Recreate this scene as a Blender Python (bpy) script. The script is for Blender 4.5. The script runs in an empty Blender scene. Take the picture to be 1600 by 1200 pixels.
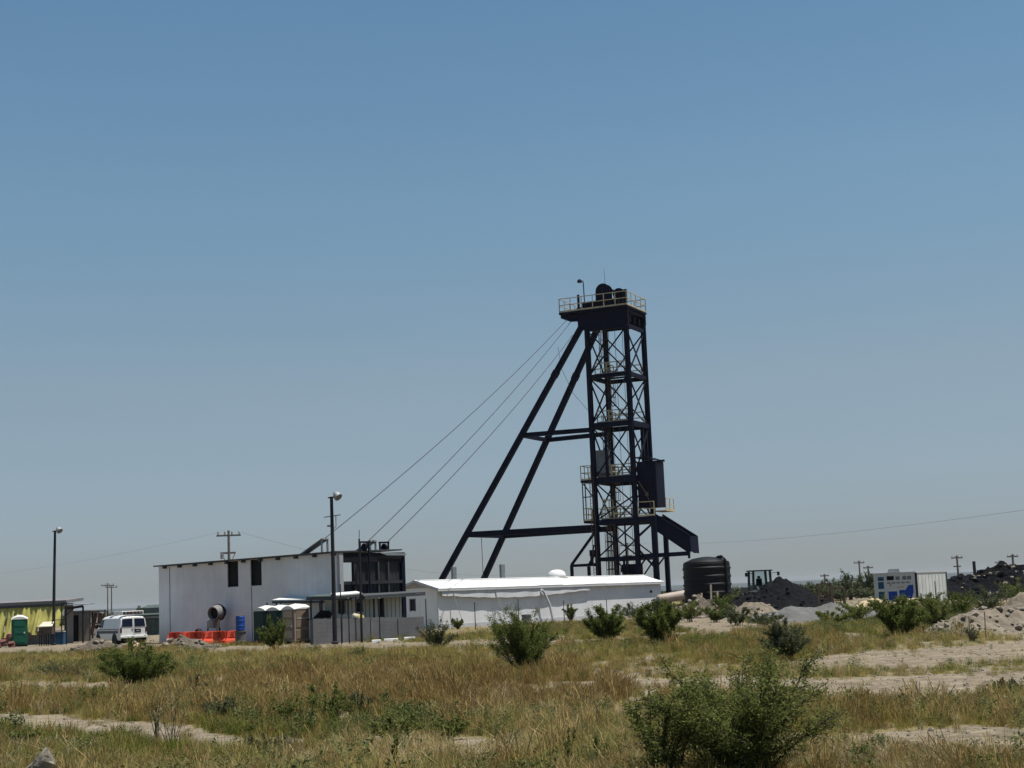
import bpy, math, random
import numpy as np
from mathutils import Vector, Matrix
sc = bpy.context.scene
COL = sc.collection
R = math.radians
random.seed(7)
rng = np.random.default_rng(11)

# ------------------------------------------------------------------ camera
F = 2400.0                       # focal length in photo pixels (photo 1600 x 1200)
CAM_H = 2.2
PITCH = math.atan(333.0 / F)
ROLL = R(2.35)
cam_loc = Vector((0, 0, CAM_H))
_f = Vector((0, math.cos(PITCH), math.sin(PITCH)))
_u = Vector((0, -math.sin(PITCH), math.cos(PITCH)))
_r = Vector((1, 0, 0))
c_r = _r * math.cos(ROLL) - _u * math.sin(ROLL)
c_u = _u * math.cos(ROLL) + _r * math.sin(ROLL)
cam_d = bpy.data.cameras.new('camera')
cam = bpy.data.objects.new('camera', cam_d)
COL.objects.link(cam)
cam.matrix_world = Matrix(((c_r.x, c_u.x, -_f.x, 0), (c_r.y, c_u.y, -_f.y, 0), (c_r.z, c_u.z, -_f.z, CAM_H), (0, 0, 0, 1)))
cam_d.sensor_width = 36.0
cam_d.lens = 36.0 * F / 1600.0
cam_d.clip_start = 0.1
cam_d.clip_end = 30000
sc.camera = cam

# ------------------------------------------------------------------ sky, sun, exposure
SUN_EL, SUN_AZ = R(74), R(102)     # azimuth measured from +Y towards +X
world = bpy.data.worlds.new('World')
sc.world = world
world.use_nodes = True
wn, wl = world.node_tree.nodes, world.node_tree.links
wn.clear()
sky = wn.new('ShaderNodeTexSky')
sky.sky_type = 'NISHITA'
sky.sun_disc = False
sky.sun_elevation = SUN_EL
sky.sun_rotation = SUN_AZ
sky.altitude = 400
sky.air_density = 1.0
sky.dust_density = 1.0
sky.ozone_density = 1.0
bg = wn.new('ShaderNodeBackground')
bg.inputs['Strength'].default_value = 0.0716
wo = wn.new('ShaderNodeOutputWorld')
wtc = wn.new('ShaderNodeTexCoord'); wsx = wn.new('ShaderNodeSeparateXYZ'); wr = wn.new('ShaderNodeValToRGB'); wm = wn.new('ShaderNodeMix')
wm.data_type = 'RGBA'; wm.blend_type = 'MULTIPLY'; wm.inputs[0].default_value = 1.0
SKY_TINT = [(0.0, (0.573, 0.629, 0.792)), (0.034, (0.573, 0.629, 0.792)), (0.137, (0.805, 0.791, 0.751)), (0.259, (0.848, 0.994, 0.933)), (0.373, (0.773, 1.0, 0.989))]     # by sine of elevation, the same all round
for i, (p_, c_) in enumerate(SKY_TINT):
    el = wr.color_ramp.elements[i] if i < 2 else wr.color_ramp.elements.new(p_)
    if i < 2: el.position = (0.0, .034)[i]
for el, (p_, c_) in zip(sorted(wr.color_ramp.elements, key=lambda e_: e_.position), SKY_TINT): el.position = p_; el.color = (*c_, 1)
wl.new(wtc.outputs['Generated'], wsx.inputs[0]); wl.new(wsx.outputs['Z'], wr.inputs[0])
wl.new(sky.outputs[0], wm.inputs[6]); wl.new(wr.outputs[0], wm.inputs[7])
wmp = wn.new('ShaderNodeMapping'); wmp.inputs['Scale'].default_value = (1.6, 1.6, 9.0); wno = wn.new('ShaderNodeTexNoise'); wno.inputs['Scale'].default_value = 1.5; wno.inputs['Detail'].default_value = 5
wl.new(wtc.outputs['Generated'], wmp.inputs['Vector']); wl.new(wmp.outputs[0], wno.inputs['Vector'])
wrg = wn.new('ShaderNodeMapRange'); wrg.inputs[1].default_value = .3; wrg.inputs[2].default_value = .75; wrg.inputs[3].default_value = .985; wrg.inputs[4].default_value = 1.03     # faint uneven haze, all round
wl.new(wno.outputs['Fac'], wrg.inputs[0])
wvm = wn.new('ShaderNodeVectorMath'); wvm.operation = 'SCALE'; wl.new(wm.outputs[2], wvm.inputs[0]); wl.new(wrg.outputs[0], wvm.inputs['Scale'])
wl.new(wvm.outputs[0], bg.inputs[0])
wl.new(bg.outputs[0], wo.inputs[0])
sun_d = bpy.data.lights.new('sun', 'SUN')
sun_d.energy = 5.0
sun_d.angle = R(0.53)
sun_d.color = (1.0, 0.95, 0.87)
sun = bpy.data.objects.new('sun', sun_d)
COL.objects.link(sun)
SUN_DIR = Vector((math.sin(SUN_AZ) * math.cos(SUN_EL), math.cos(SUN_AZ) * math.cos(SUN_EL), math.sin(SUN_EL)))
sun.rotation_euler = SUN_DIR.to_track_quat('Z', 'Y').to_euler()
sun.location = (0, 0, 200)
sc.view_settings.view_transform = 'Standard'
sc.view_settings.look = 'None'
sc.view_settings.exposure = 0.52
sc.view_settings.gamma = 1.0
sc.view_settings.use_curve_mapping = False
sc.render.engine = 'CYCLES'
sc.cycles.use_denoising = True
sc.cycles.max_bounces = 6
sc.cycles.volume_bounces = 0
sc.cycles.transparent_max_bounces = 12

# ------------------------------------------------------------------ photo pixel <-> world
def ray(u, v):
    return (_f + c_r * ((u - 800) / F) - c_u * ((v - 600) / F))
def at(u, v, d):                  # the point on a pixel's ray at distance y = d
    q = ray(u, v)
    return cam_loc + q * (d / q.y)
def gp(u, v):                     # where a pixel's ray meets the flat ground
    q = ray(u, v)
    return cam_loc + q * (-CAM_H / q.z)
def gx(u, d):                     # ground point at distance d whose base stands in pixel column u
    v = 980.0
    for _ in range(6):
        p = at(u, v, d)
        v += p.z * F / d
    p = at(u, v, d)
    return Vector((p.x, d, 0))
def zat(p, v):                    # height on the vertical through p that shows at pixel row v
    z = 0.0
    for _ in range(8):
        w = Vector((p[0], p[1], z)) - cam_loc
        vv = 600 - F * w.dot(c_u) / w.dot(_f)
        z += (vv - v) * w.dot(_f) / F
    return z
def proj(X, Y, Z):                # numpy: world -> photo pixel
    Z = Z - CAM_H
    dpt = X * _f.x + Y * _f.y + Z * _f.z
    return 800 + F * (X * c_r.x + Y * c_r.y + Z * c_r.z) / dpt, 600 - F * (X * c_u.x + Y * c_u.y + Z * c_u.z) / dpt

# ------------------------------------------------------------------ numpy value noise
_perm = rng.random((257, 257))
def vnoise(x, y):
    x = np.asarray(x, float); y = np.asarray(y, float)
    xi = np.floor(x).astype(int); yi = np.floor(y).astype(int)
    fx = x - xi; fy = y - yi
    fx = fx * fx * (3 - 2 * fx); fy = fy * fy * (3 - 2 * fy)
    a = _perm[xi % 256, yi % 256]; b = _perm[(xi + 1) % 256, yi % 256]
    c = _perm[xi % 256, (yi + 1) % 256]; d = _perm[(xi + 1) % 256, (yi + 1) % 256]
    return (a * (1 - fx) + b * fx) * (1 - fy) + (c * (1 - fx) + d * fx) * fy
def fbm(x, y, o=4):
    s, a, t = 0, 1, 0
    for k in range(o):
        s = s + a * vnoise(x * 2 ** k + 17.3 * k, y * 2 ** k + 9.1 * k); t += a; a *= .5
    return s / t

# ------------------------------------------------------------------ materials
def mat(name, col, rough=.75, metal=0.0, var=.18, scale=2.0, bump=0.0, bscale=25.0, col2=None, spec=.3, streak=0.0, stain=None):
    m = bpy.data.materials.new(name); m.use_nodes = True
    N, L = m.node_tree.nodes, m.node_tree.links
    b = N['Principled BSDF']
    b.inputs['Roughness'].default_value = rough
    b.inputs['Metallic'].default_value = metal
    b.inputs['Specular IOR Level'].default_value = spec
    tc = N.new('ShaderNodeTexCoord')
    n = N.new('ShaderNodeTexNoise'); n.inputs['Scale'].default_value = scale; n.inputs['Detail'].default_value = 6; n.inputs['Roughness'].default_value = .65
    L.new(tc.outputs['Object'], n.inputs['Vector'])
    r = N.new('ShaderNodeValToRGB')
    c = np.array(col); c2 = np.array(col2) if col2 is not None else c * (1 - var)
    c1 = c * (1 + var * .6)
    r.color_ramp.elements[0].position = .32; r.color_ramp.elements[1].position = .68
    r.color_ramp.elements[0].color = (*c2, 1); r.color_ramp.elements[1].color = (*np.minimum(c1, .9), 1)
    L.new(n.outputs['Fac'], r.inputs[0]); colr = r.outputs[0]
    if streak > 0:                       # rain streaks and dust, stretched along the height
        mp = N.new('ShaderNodeMapping'); mp.inputs['Scale'].default_value = (2.6, 2.6, .22); L.new(tc.outputs['Object'], mp.inputs['Vector'])
        n3 = N.new('ShaderNodeTexNoise'); n3.inputs['Scale'].default_value = 1.0; n3.inputs['Detail'].default_value = 7; n3.inputs['Roughness'].default_value = .7; L.new(mp.outputs[0], n3.inputs['Vector'])
        r3 = N.new('ShaderNodeMapRange'); r3.inputs[1].default_value = .48; r3.inputs[2].default_value = .72; r3.inputs[3].default_value = 0; r3.inputs[4].default_value = streak; L.new(n3.outputs['Fac'], r3.inputs[0])
        mx = N.new('ShaderNodeMix'); mx.data_type = 'RGBA'; L.new(r3.outputs[0], mx.inputs[0]); L.new(colr, mx.inputs[6]); mx.inputs[7].default_value = (*(stain or tuple(c * .45)), 1); colr = mx.outputs[2]
    L.new(colr, b.inputs['Base Color'])
    if bump > 0:
        n2 = N.new('ShaderNodeTexNoise'); n2.inputs['Scale'].default_value = bscale; n2.inputs['Detail'].default_value = 5
        L.new(tc.outputs['Object'], n2.inputs['Vector'])
        bp = N.new('ShaderNodeBump'); bp.inputs['Strength'].default_value = bump; bp.inputs['Distance'].default_value = .05
        L.new(n2.outputs['Fac'], bp.inputs['Height']); L.new(bp.outputs[0], b.inputs['Normal'])
    return m
def plantmat(name, cols, trans=.2, rough=.75, inst=False):
    """leaf colours vary from leaf to leaf (random per island) and from plant to plant"""
    m = bpy.data.materials.new(name); m.use_nodes = True
    N, L = m.node_tree.nodes, m.node_tree.links
    b = N['Principled BSDF']; b.inputs['Roughness'].default_value = rough; b.inputs['Specular IOR Level'].default_value = .08
    g = N.new('ShaderNodeNewGeometry')
    r = N.new('ShaderNodeValToRGB')
    e = r.color_ramp.elements
    e[0].color = (*cols[0], 1); e[1].color = (*cols[-1], 1)
    for i, c in enumerate(cols[1:-1]):
        x = e.new((i + 1) / (len(cols) - 1)); x.color = (*c, 1)
    mth = N.new('ShaderNodeMath'); mth.operation = 'MULTIPLY_ADD'
    if inst:
        a = N.new('ShaderNodeAttribute'); a.attribute_type = 'INSTANCER'; a.attribute_name = 'tint'
        mth.inputs[1].default_value = .45
        L.new(g.outputs['Random Per Island'], mth.inputs[0])
        m2 = N.new('ShaderNodeMath'); m2.operation = 'MULTIPLY'; m2.inputs[1].default_value = .55
        L.new(a.outputs['Fac'], m2.inputs[0]); L.new(m2.outputs[0], mth.inputs[2])
    else:
        mth.inputs[1].default_value = 1; mth.inputs[2].default_value = 0
        L.new(g.outputs['Random Per Island'], mth.inputs[0])
    L.new(mth.outputs[0], r.inputs[0]); L.new(r.outputs[0], b.inputs['Base Color'])
    t = N.new('ShaderNodeBsdfTranslucent'); mx = N.new('ShaderNodeMixShader'); mx.inputs[0].default_value = trans
    L.new(r.outputs[0], t.inputs[0]); L.new(b.outputs[0], mx.inputs[1]); L.new(t.outputs[0], mx.inputs[2])
    L.new(mx.outputs[0], N['Material Output'].inputs['Surface'])
    return m
def glassy(name, col, rough=.08):
    m = bpy.data.materials.new(name); m.use_nodes = True
    b = m.node_tree.nodes['Principled BSDF']
    b.inputs['Base Color'].default_value = (*col, 1); b.inputs['Roughness'].default_value = rough
    b.inputs['Specular IOR Level'].default_value = .22
    return m

M = {}
M['steel'] = mat('navy_steel', (.003, .0045, .018), .65, .0, .4, 1.3, .15, 9, (.003, .004, .011), .12, streak=.25, stain=(.03, .022, .02))
M['steel_rust'] = mat('rusty_steel', (.10, .07, .05), .8, 0, .5, 3, .2, 12, (.045, .032, .026), .2)
M['rail'] = mat('pale_yellow_rail', (.48, .41, .26), .7, 0, .3, 2.5, .1, 15, (.32, .24, .14))
M['rope'] = mat('steel_rope', (.06, .062, .07), .6, .2)
M['galv'] = mat('galvanised', (.22, .235, .245), .55, .25, .3, 2)
M['pole'] = mat('dark_pole', (.018, .018, .022), .65, 0, .3, 3, spec=.2)
M['wood_pole'] = mat('weathered_wood_pole', (.13, .11, .10), .85, 0, .3, 3)
M['wall'] = mat('grey_white_wall', (.66, .66, .68), .9, 0, .06, .35, .08, 5, (.54, .54, .56), streak=.28, stain=(.42, .39, .36))
M['wall_end'] = mat('wall_edge', (.30, .30, .31), .9, 0, .06, .8)
M['tentwall'] = mat('shed_wall', (.56, .565, .58), .9, 0, .06, .5, .06, 3, (.50, .505, .52), streak=.2, stain=(.38, .36, .33))
M['tentroof'] = mat('white_roof_sheet', (.60, .60, .59), .6, 0, .05, .8, .1, 2.0, (.53, .535, .53), streak=.2, stain=(.33, .31, .28))
M['skirt'] = mat('grey_fabric_and_eave_shade', (.42, .425, .44), .9, 0, .15, 1.2, .1, 6, (.37, .37, .385))  # darker than the wall; on the skirt this tone includes the eave's shadow
M['gable'] = mat('gable_plaster', (.78, .78, .76), .9, 0, .06, .7, streak=.3, stain=(.5, .47, .42))
M['white'] = mat('white_paint', (.60, .60, .59), .5, 0, .05, 1)
M['offwhite'] = mat('off_white_paint', (.46, .46, .44), .7, 0, .08, 1, .05, 9)
M['block'] = mat('cinder_block', (.115, .115, .122), .95, 0, .22, .7, .3, 20, (.085, .085, .092), streak=.3, stain=(.09, .08, .075))
M['dark_sheet'] = mat('dark_corrugated', (.026, .028, .032), .6, .1, .35, .8)
M['black'] = mat('black_opening', (.008, .008, .011), .7, 0, .2, 1, spec=.15)
M['blackplastic'] = mat('black_plastic', (.006, .007, .009), .6, 0, .25, 1.2, .06, 4, spec=.18)
M['glass'] = glassy('dark_glass', (.008, .012, .028), .25)
M['roofdark'] = mat('dark_roof_sheet', (.05, .055, .06), .7, 0, .3, 1)
M['roofgrey'] = mat('grey_roof_sheet', (.15, .145, .145), .7, 0, .2, 1.2)
M['toilet_dk'] = mat('dark_green_plastic', (.006, .026, .025), .55, 0, .2, 2)
M['toilet_gn'] = mat('green_plastic', (.007, .088, .052), .5, 0, .15, 2)
M['toilet_br'] = mat('brown_plastic', (.19, .135, .10), .6, 0, .15, 2)
M['toilet_br2'] = mat('brown_plastic_pale', (.30, .235, .19), .6, 0, .12, 2)
M['toilet_roof'] = mat('toilet_roof_white', (.55, .55, .52), .5, 0, .05, 2)
M['vanwhite'] = mat('van_paint', (.62, .63, .62), .35, 0, .05, 1.5, spec=.45, streak=.35, stain=(.4, .37, .32))
M['stripe'] = mat('purple_stripe', (.05, .045, .085), .5, 0, .1)
M['rubber'] = mat('rubber', (.015, .015, .016), .85, 0, .2)
M['chrome'] = mat('dull_metal', (.35, .36, .38), .35, .7, .1)
M['red'] = mat('red_lens', (.06, .008, .008), .3)
M['orange'] = mat('orange_plastic', (.62, .065, .028), .6, 0, .15, 2, .05, 8, (.42, .045, .022))
M['blue'] = mat('blue_plastic', (.012, .06, .28), .5, 0, .15, 2)
M['logo'] = mat('blue_paint', (.006, .045, .27), .6, 0, .12, 2)
M['teal'] = mat('teal_paint', (.008, .06, .13), .6, 0, .15, 2)
M['cabin'] = mat('cabin_panel', (.52, .53, .51), .8, 0, .1, .8, .05, 6, (.45, .46, .44), streak=.4, stain=(.22, .2, .17))
M['cabin2'] = mat('cabin_panel_side', (.47, .48, .45), .8, 0, .1, .8, .05, 6, streak=.4, stain=(.2, .19, .16))
M['tarp'] = mat('yellow_tarp', (.38, .35, .095), .75, 0, .15, .8, .3, 3, (.29, .265, .075))
M['shedwall'] = mat('grey_brown_block', (.20, .185, .17), .95, 0, .25, 1.2, .3, 15)
M['brick'] = mat('red_brick', (.22, .10, .085), .9, 0, .3, 2, .2, 15)
M['wood'] = mat('weathered_board', (.24, .20, .16), .85, 0, .3, 3, .15, 20)
M['woodpale'] = mat('pale_board', (.5, .45, .36), .85, 0, .2, 3)
M['coal'] = mat('coal', (.007, .007, .009), .9, 0, .5, 1.6, .6, 5, (.004, .004, .005), .06)
M['gravel_pile'] = mat('grey_gravel', (.105, .105, .10), .95, 0, .2, 1.5, .5, 9)
M['dirt'] = mat('mound_dirt', (.165, .138, .105), .95, 0, .3, 1.0, .6, 6, (.115, .096, .073))
M['dirtdk'] = mat('mound_dirt_dark', (.10, .082, .064), .95, 0, .3, 1.4, .6, 8, (.07, .056, .044))
M['sandheap'] = mat('yellow_sand', (.40, .32, .20), .95, 0, .2, 1.5, .4, 9)
M['rock'] = mat('limestone', (.20, .175, .14), .9, 0, .25, 3, .4, 9, (.14, .12, .095))
M['stone'] = mat('grey_stone', (.24, .21, .165), .92, 0, .3, 5, .5, 18, (.10, .085, .07))
M['loader'] = mat('loader_paint', (.012, .022, .022), .5, 0, .3, 1.5)
M['loader_lt'] = mat('loader_trim', (.32, .33, .30), .6, 0, .2, 1.5)
M['corr_green'] = mat('dark_green_sheet', (.055, .075, .07), .7, 0, .2, .8)
M['bark'] = mat('bark', (.045, .036, .028), .9, 0, .3, 6)
M['tan_tank'] = mat('tan_pipe', (.30, .25, .21), .6, 0, .15, 1)
M['hill'] = mat('scrub_hill', (.02, .027, .022), .95, 0, .35, .004)

# ------------------------------------------------------------------ mesh builder
def V(*a): return Vector(a)
class MB:
    def __init__(s): s.v = []; s.f = []
    def add(s, vs, fs):
        o = len(s.v); s.v += [tuple(p) for p in vs]; s.f += [tuple(i + o for i in f) for f in fs]; return s
    def box(s, c, size, rz=0.0, top=None):
        hx, hy, hz = size[0] / 2, size[1] / 2, size[2] / 2
        t = top or (1, 1); cs, sn = math.cos(rz), math.sin(rz); vs = []
        for z, (kx, ky) in ((-hz, (1, 1)), (hz, t)):
            for x, y in ((-hx, -hy), (hx, -hy), (hx, hy), (-hx, hy)):
                x2, y2 = x * kx, y * ky
                vs.append((c[0] + x2 * cs - y2 * sn, c[1] + x2 * sn + y2 * cs, c[2] + z))
        return s.add(vs, [(3, 2, 1, 0), (4, 5, 6, 7), (0, 1, 5, 4), (1, 2, 6, 5), (2, 3, 7, 6), (3, 0, 4, 7)])
    def b2(s, x0, x1, y0, y1, z0, z1): return s.box(((x0 + x1) / 2, (y0 + y1) / 2, (z0 + z1) / 2), (x1 - x0, y1 - y0, z1 - z0))
    def bar(s, p0, p1, w, h=None, up=(0, 0, 1)):
        p0, p1, up = Vector(p0), Vector(p1), Vector(up); h = h or w
        d = (p1 - p0).normalized(); a = d.cross(up)
        if a.length < 1e-3: a = d.cross(Vector((0, 1, 0)))
        a.normalize(); b = a.cross(d)
        vs = [p + a * (w / 2 * i) + b * (h / 2 * j) for p in (p0, p1) for i, j in ((-1, -1), (1, -1), (1, 1), (-1, 1))]
        return s.add(vs, [(0, 1, 2, 3), (7, 6, 5, 4), (0, 4, 5, 1), (1, 5, 6, 2), (2, 6, 7, 3), (3, 7, 4, 0)])
    def tube(s, p0, p1, r0, r1=None, n=8, caps=True):
        r1 = r0 if r1 is None else r1
        return s.path([p0, p1], [r0, r1], n, caps)
    def path(s, pts, r, n=6, caps=True):
        pts = [Vector(p) for p in pts]
        rs = r if isinstance(r, (list, tuple)) else [r] * len(pts)
        vs = []; a = None
        for i, p in enumerate(pts):
            d = (pts[min(i + 1, len(pts) - 1)] - pts[max(i - 1, 0)]).normalized()
            if a is None:
                a = d.cross(Vector((0, 0, 1)))
                if a.length < 1e-3: a = d.cross(Vector((0, 1, 0)))
            else: a = a - d * a.dot(d)
            a.normalize(); b = d.cross(a)
            for k in range(n):
                t = 2 * math.pi * k / n
                vs.append(p + (a * math.cos(t) + b * math.sin(t)) * rs[i])
        fs = []
        for i in range(len(pts) - 1):
            for k in range(n):
                fs.append((i * n + k, i * n + (k + 1) % n, (i + 1) * n + (k + 1) % n, (i + 1) * n + k))
        if caps:
            fs.append(tuple(reversed(range(n)))); fs.append(tuple((len(pts) - 1) * n + k for k in range(n)))
        return s.add(vs, fs)
    def lathe(s, prof, n=20, c=(0, 0, 0), ax=(0, 0, 1)):
        ax = Vector(ax).normalized(); a = ax.cross(Vector((0, 1, 0)))
        if a.length < 1e-3: a = Vector((1, 0, 0))
        a.normalize(); b = ax.cross(a); c = Vector(c); vs = []; fs = []
        for r, z in prof:
            for k in range(n):
                t = 2 * math.pi * k / n
                vs.append(c + ax * z + (a * math.cos(t) + b * math.sin(t)) * max(r, 1e-4))
        for i in range(len(prof) - 1):
            for k in range(n):
                fs.append((i * n + k, i * n + (k + 1) % n, (i + 1) * n + (k + 1) % n, (i + 1) * n + k))
        fs.append(tuple(reversed(range(n)))); fs.append(tuple((len(prof) - 1) * n + k for k in range(n)))
        return s.add(vs, fs)
    def plate(s, poly, ext):
        """polygon (list of 3-D points) extruded by the vector ext"""
        n = len(poly); e = Vector(ext); p = [Vector(q) for q in poly]
        vs = p + [q + e for q in p]
        return s.add(vs, [tuple(range(n))[::-1], tuple(range(n, 2 * n))] + [(i, (i + 1) % n, n + (i + 1) % n, n + i) for i in range(n)])
    def corr(s, p0, p1, z0, z1, per=.25, dep=.05, th=.01):
        """corrugated upright sheet from p0 to p1 (x, y); z0 / z1 numbers or (start, end) pairs"""
        p0, p1 = Vector(p0[:2]), Vector(p1[:2]); L = (p1 - p0).length; d = (p1 - p0) / L; nn = Vector((d.y, -d.x))
        k = max(2, int(L / per) * 4); z0 = z0 if isinstance(z0, tuple) else (z0, z0); z1 = z1 if isinstance(z1, tuple) else (z1, z1)
        vs = []; fs = []; o = (0, 1, 1, 0)
        for i in range(k + 1):
            t = i / k; q = p0 + d * (L * t) + nn * (dep * o[i % 4])
            vs += [(q.x, q.y, z0[0] + (z0[1] - z0[0]) * t), (q.x, q.y, z1[0] + (z1[1] - z1[0]) * t)]
            if i: fs.append((2 * i - 2, 2 * i, 2 * i + 1, 2 * i - 1))
        return s.add(vs, fs)
    def build(s, name, m, parent=None, smooth=False, world=False, bevel=0):
        me = bpy.data.meshes.new(name)
        vs = s.v
        if world and parent is not None:
            inv = parent.matrix_basis.inverted(); vs = [inv @ Vector(p) for p in vs]
        me.from_pydata([tuple(p) for p in vs], [], s.f); me.update()
        return link(name, me, m, parent, smooth, bevel)
def link(name, me, m, parent=None, smooth=False, bevel=0):
    if m is not None: me.materials.append(M[m] if isinstance(m, str) else m)
    o = bpy.data.objects.new(name, me); COL.objects.link(o)
    if smooth: me.polygons.foreach_set('use_smooth', [True] * len(me.polygons))
    if parent is not None: o.parent = parent
    if bevel:
        b = o.modifiers.new('bevel', 'BEVEL'); b.width = bevel; b.segments = 2; b.limit_method = 'ANGLE'
    return o
def npmesh(name, vs, quads):
    me = bpy.data.meshes.new(name)
    n, k = quads.shape
    me.vertices.add(len(vs)); me.vertices.foreach_set('co', np.asarray(vs, np.float32).ravel())
    me.loops.add(n * k); me.loops.foreach_set('vertex_index', quads.astype(np.int32).ravel())
    me.polygons.add(n); me.polygons.foreach_set('loop_start', np.arange(0, n * k, k, dtype=np.int32))
    me.update(calc_edges=True); me.validate()
    return me
def thing(name, label, cat, loc=(0, 0, 0), rz=0.0, group=None):
    o = bpy.data.objects.new(name, None); COL.objects.link(o)
    o.empty_display_size = .3
    o.location = loc; o.rotation_euler = (0, 0, rz)
    o.matrix_basis = Matrix.Translation(Vector(loc)) @ Matrix.Rotation(rz, 4, 'Z')
    o['label'] = label; o['category'] = cat
    if group: o['group'] = group
    return o
def tag(o, label, cat, group=None):
    o['label'] = label; o['category'] = cat
    if group: o['group'] = group
    return o
def dup(root, loc, rz, label, group=None):
    def cp(o, par):
        c = o.copy(); COL.objects.link(c); c.parent = par
        for ch in [x for x in KIDS.get(o.name, [])]: cp(ch, c)
        return c
    KIDS = {}
    for o in COL.objects:
        if o.parent: KIDS.setdefault(o.parent.name, []).append(o)
    r = cp(root, None)
    r.matrix_basis = Matrix.Translation(Vector(loc)) @ Matrix.Rotation(rz, 4, 'Z')
    r['label'] = label
    if group: r['group'] = group
    return r

# ================================================================== GROUND
def seg_mask(u, v, pts, half):
    """soft mask of a strip drawn through photo points (u, v, half height)"""
    best = np.zeros_like(u)
    for (a, b) in zip(pts[:-1], pts[1:]):
        du = b[0] - a[0]
        t = np.clip((u - a[0]) / du, 0, 1)
        vv = a[1] + (b[1] - a[1]) * t; hh = a[2] + (b[2] - a[2]) * t
        out = np.maximum(np.maximum(a[0] - u, u - b[0]), 0)
        m = 1 - np.abs(v - vv) / (hh * 1.15) - out / 40
        best = np.maximum(best, m)
    return best
STRIPS = [
    [(-700, 1030, 10), (-100, 1016, 9), (0, 1013, 8), (110, 1012, 5)],
    [(330, 1014, 5), (430, 1010, 7), (620, 1007, 8), (700, 1006, 8), (820, 1003, 7), (1000, 994, 5), (1130, 984, 7), (1300, 962, 4)],
    [(1225, 1034, 9), (1300, 1030, 19), (1450, 1022, 20), (1600, 1014, 16), (2300, 975, 14)],
    [(870, 1064, 4), (960, 1060, 6), (1080, 1060, 7), (1290, 1074, 19), (1450, 1069, 23), (1600, 1060, 22), (2300, 1010, 25)],
    [(1240, 1142, 8), (1420, 1150, 18), (1500, 1147, 24), (1600, 1154, 28), (2300, 1170, 28)],
    [(-700, 1120, 14), (0, 1122, 15), (120, 1128, 14), (300, 1139, 15)],
    [(300, 1139, 14), (380, 1147, 8), (500, 1147, 6), (760, 1147, 9), (890, 1146, 7)],
    [(-300, 1075, 5), (0, 1068, 6), (150, 1069, 6), (300, 1062, 5), (420, 1050, 4)],
    [(1060, 968, 12), (1110, 972, 14), (1160, 974, 5)],
    [(1440, 985, 5), (1520, 988, 9), (1640, 985, 9), (2300, 960, 9)],
    [(1190, 966, 3), (1330, 966, 3)],
]
def bare(x, y):
    """0 = overgrown, 1 = bare sandy soil"""
    x = np.asarray(x, float); y = np.asarray(y, float)
    yy = np.maximum(y, 6.0)
    u, v = proj(x, yy, np.zeros_like(x))
    dep = v - (932 - .041 * (u - 800))          # rows below the horizon: low growth in front hides part of a strip
    v = v - dep * .05
    w = (fbm(x * .35, y * .35, 3) - .5)
    w2 = fbm(x * 2.2 + 40, y * 1.1, 3) - .5
    s = np.zeros_like(x)
    for st in STRIPS:
        m = seg_mask(u + w * 60, v + w * 12, st, 0)
        s = np.maximum(s, m)
    pt = np.clip((fbm(x * .42 + 11, y * .16 + 4, 3) - .56) * 7, 0, 1) * np.clip((y - 22) / 10, 0, 1)      # worn patches
    s = np.maximum(s, pt * .24)
    s = np.clip(s * 2.2 + w2 * 1.1, 0, 1)
    # the yard of the mine: bare pad behind the road on the left, patchy on the right
    yard = np.clip((y - 97) / 8, 0, 1) * np.clip((-2 - x) / 10, 0, 1)
    yard = np.maximum(yard, np.clip((y - 118) / 12, 0, 1) * .55)
    yard = yard * np.clip((330 - y) / 120, 0, 1)
    s = np.maximum(s, np.clip(yard * 1.3 + w * .9 * (yard > .02), 0, 1) * (y > 90))
    return s
def hgt(x, y):
    x = np.asarray(x, float); y = np.asarray(y, float)
    k = np.clip((85 - y) / 30, 0, 1)
    return ((fbm(x * .12, y * .12, 3) - .5) * .22 + (fbm(x * .9 + 5, y * .9, 3) - .5) * .07 * (1 - .5 * bare(x, y))) * k
def hz(x, y): return float(hgt(np.array([x]), np.array([y]))[0])

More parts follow.
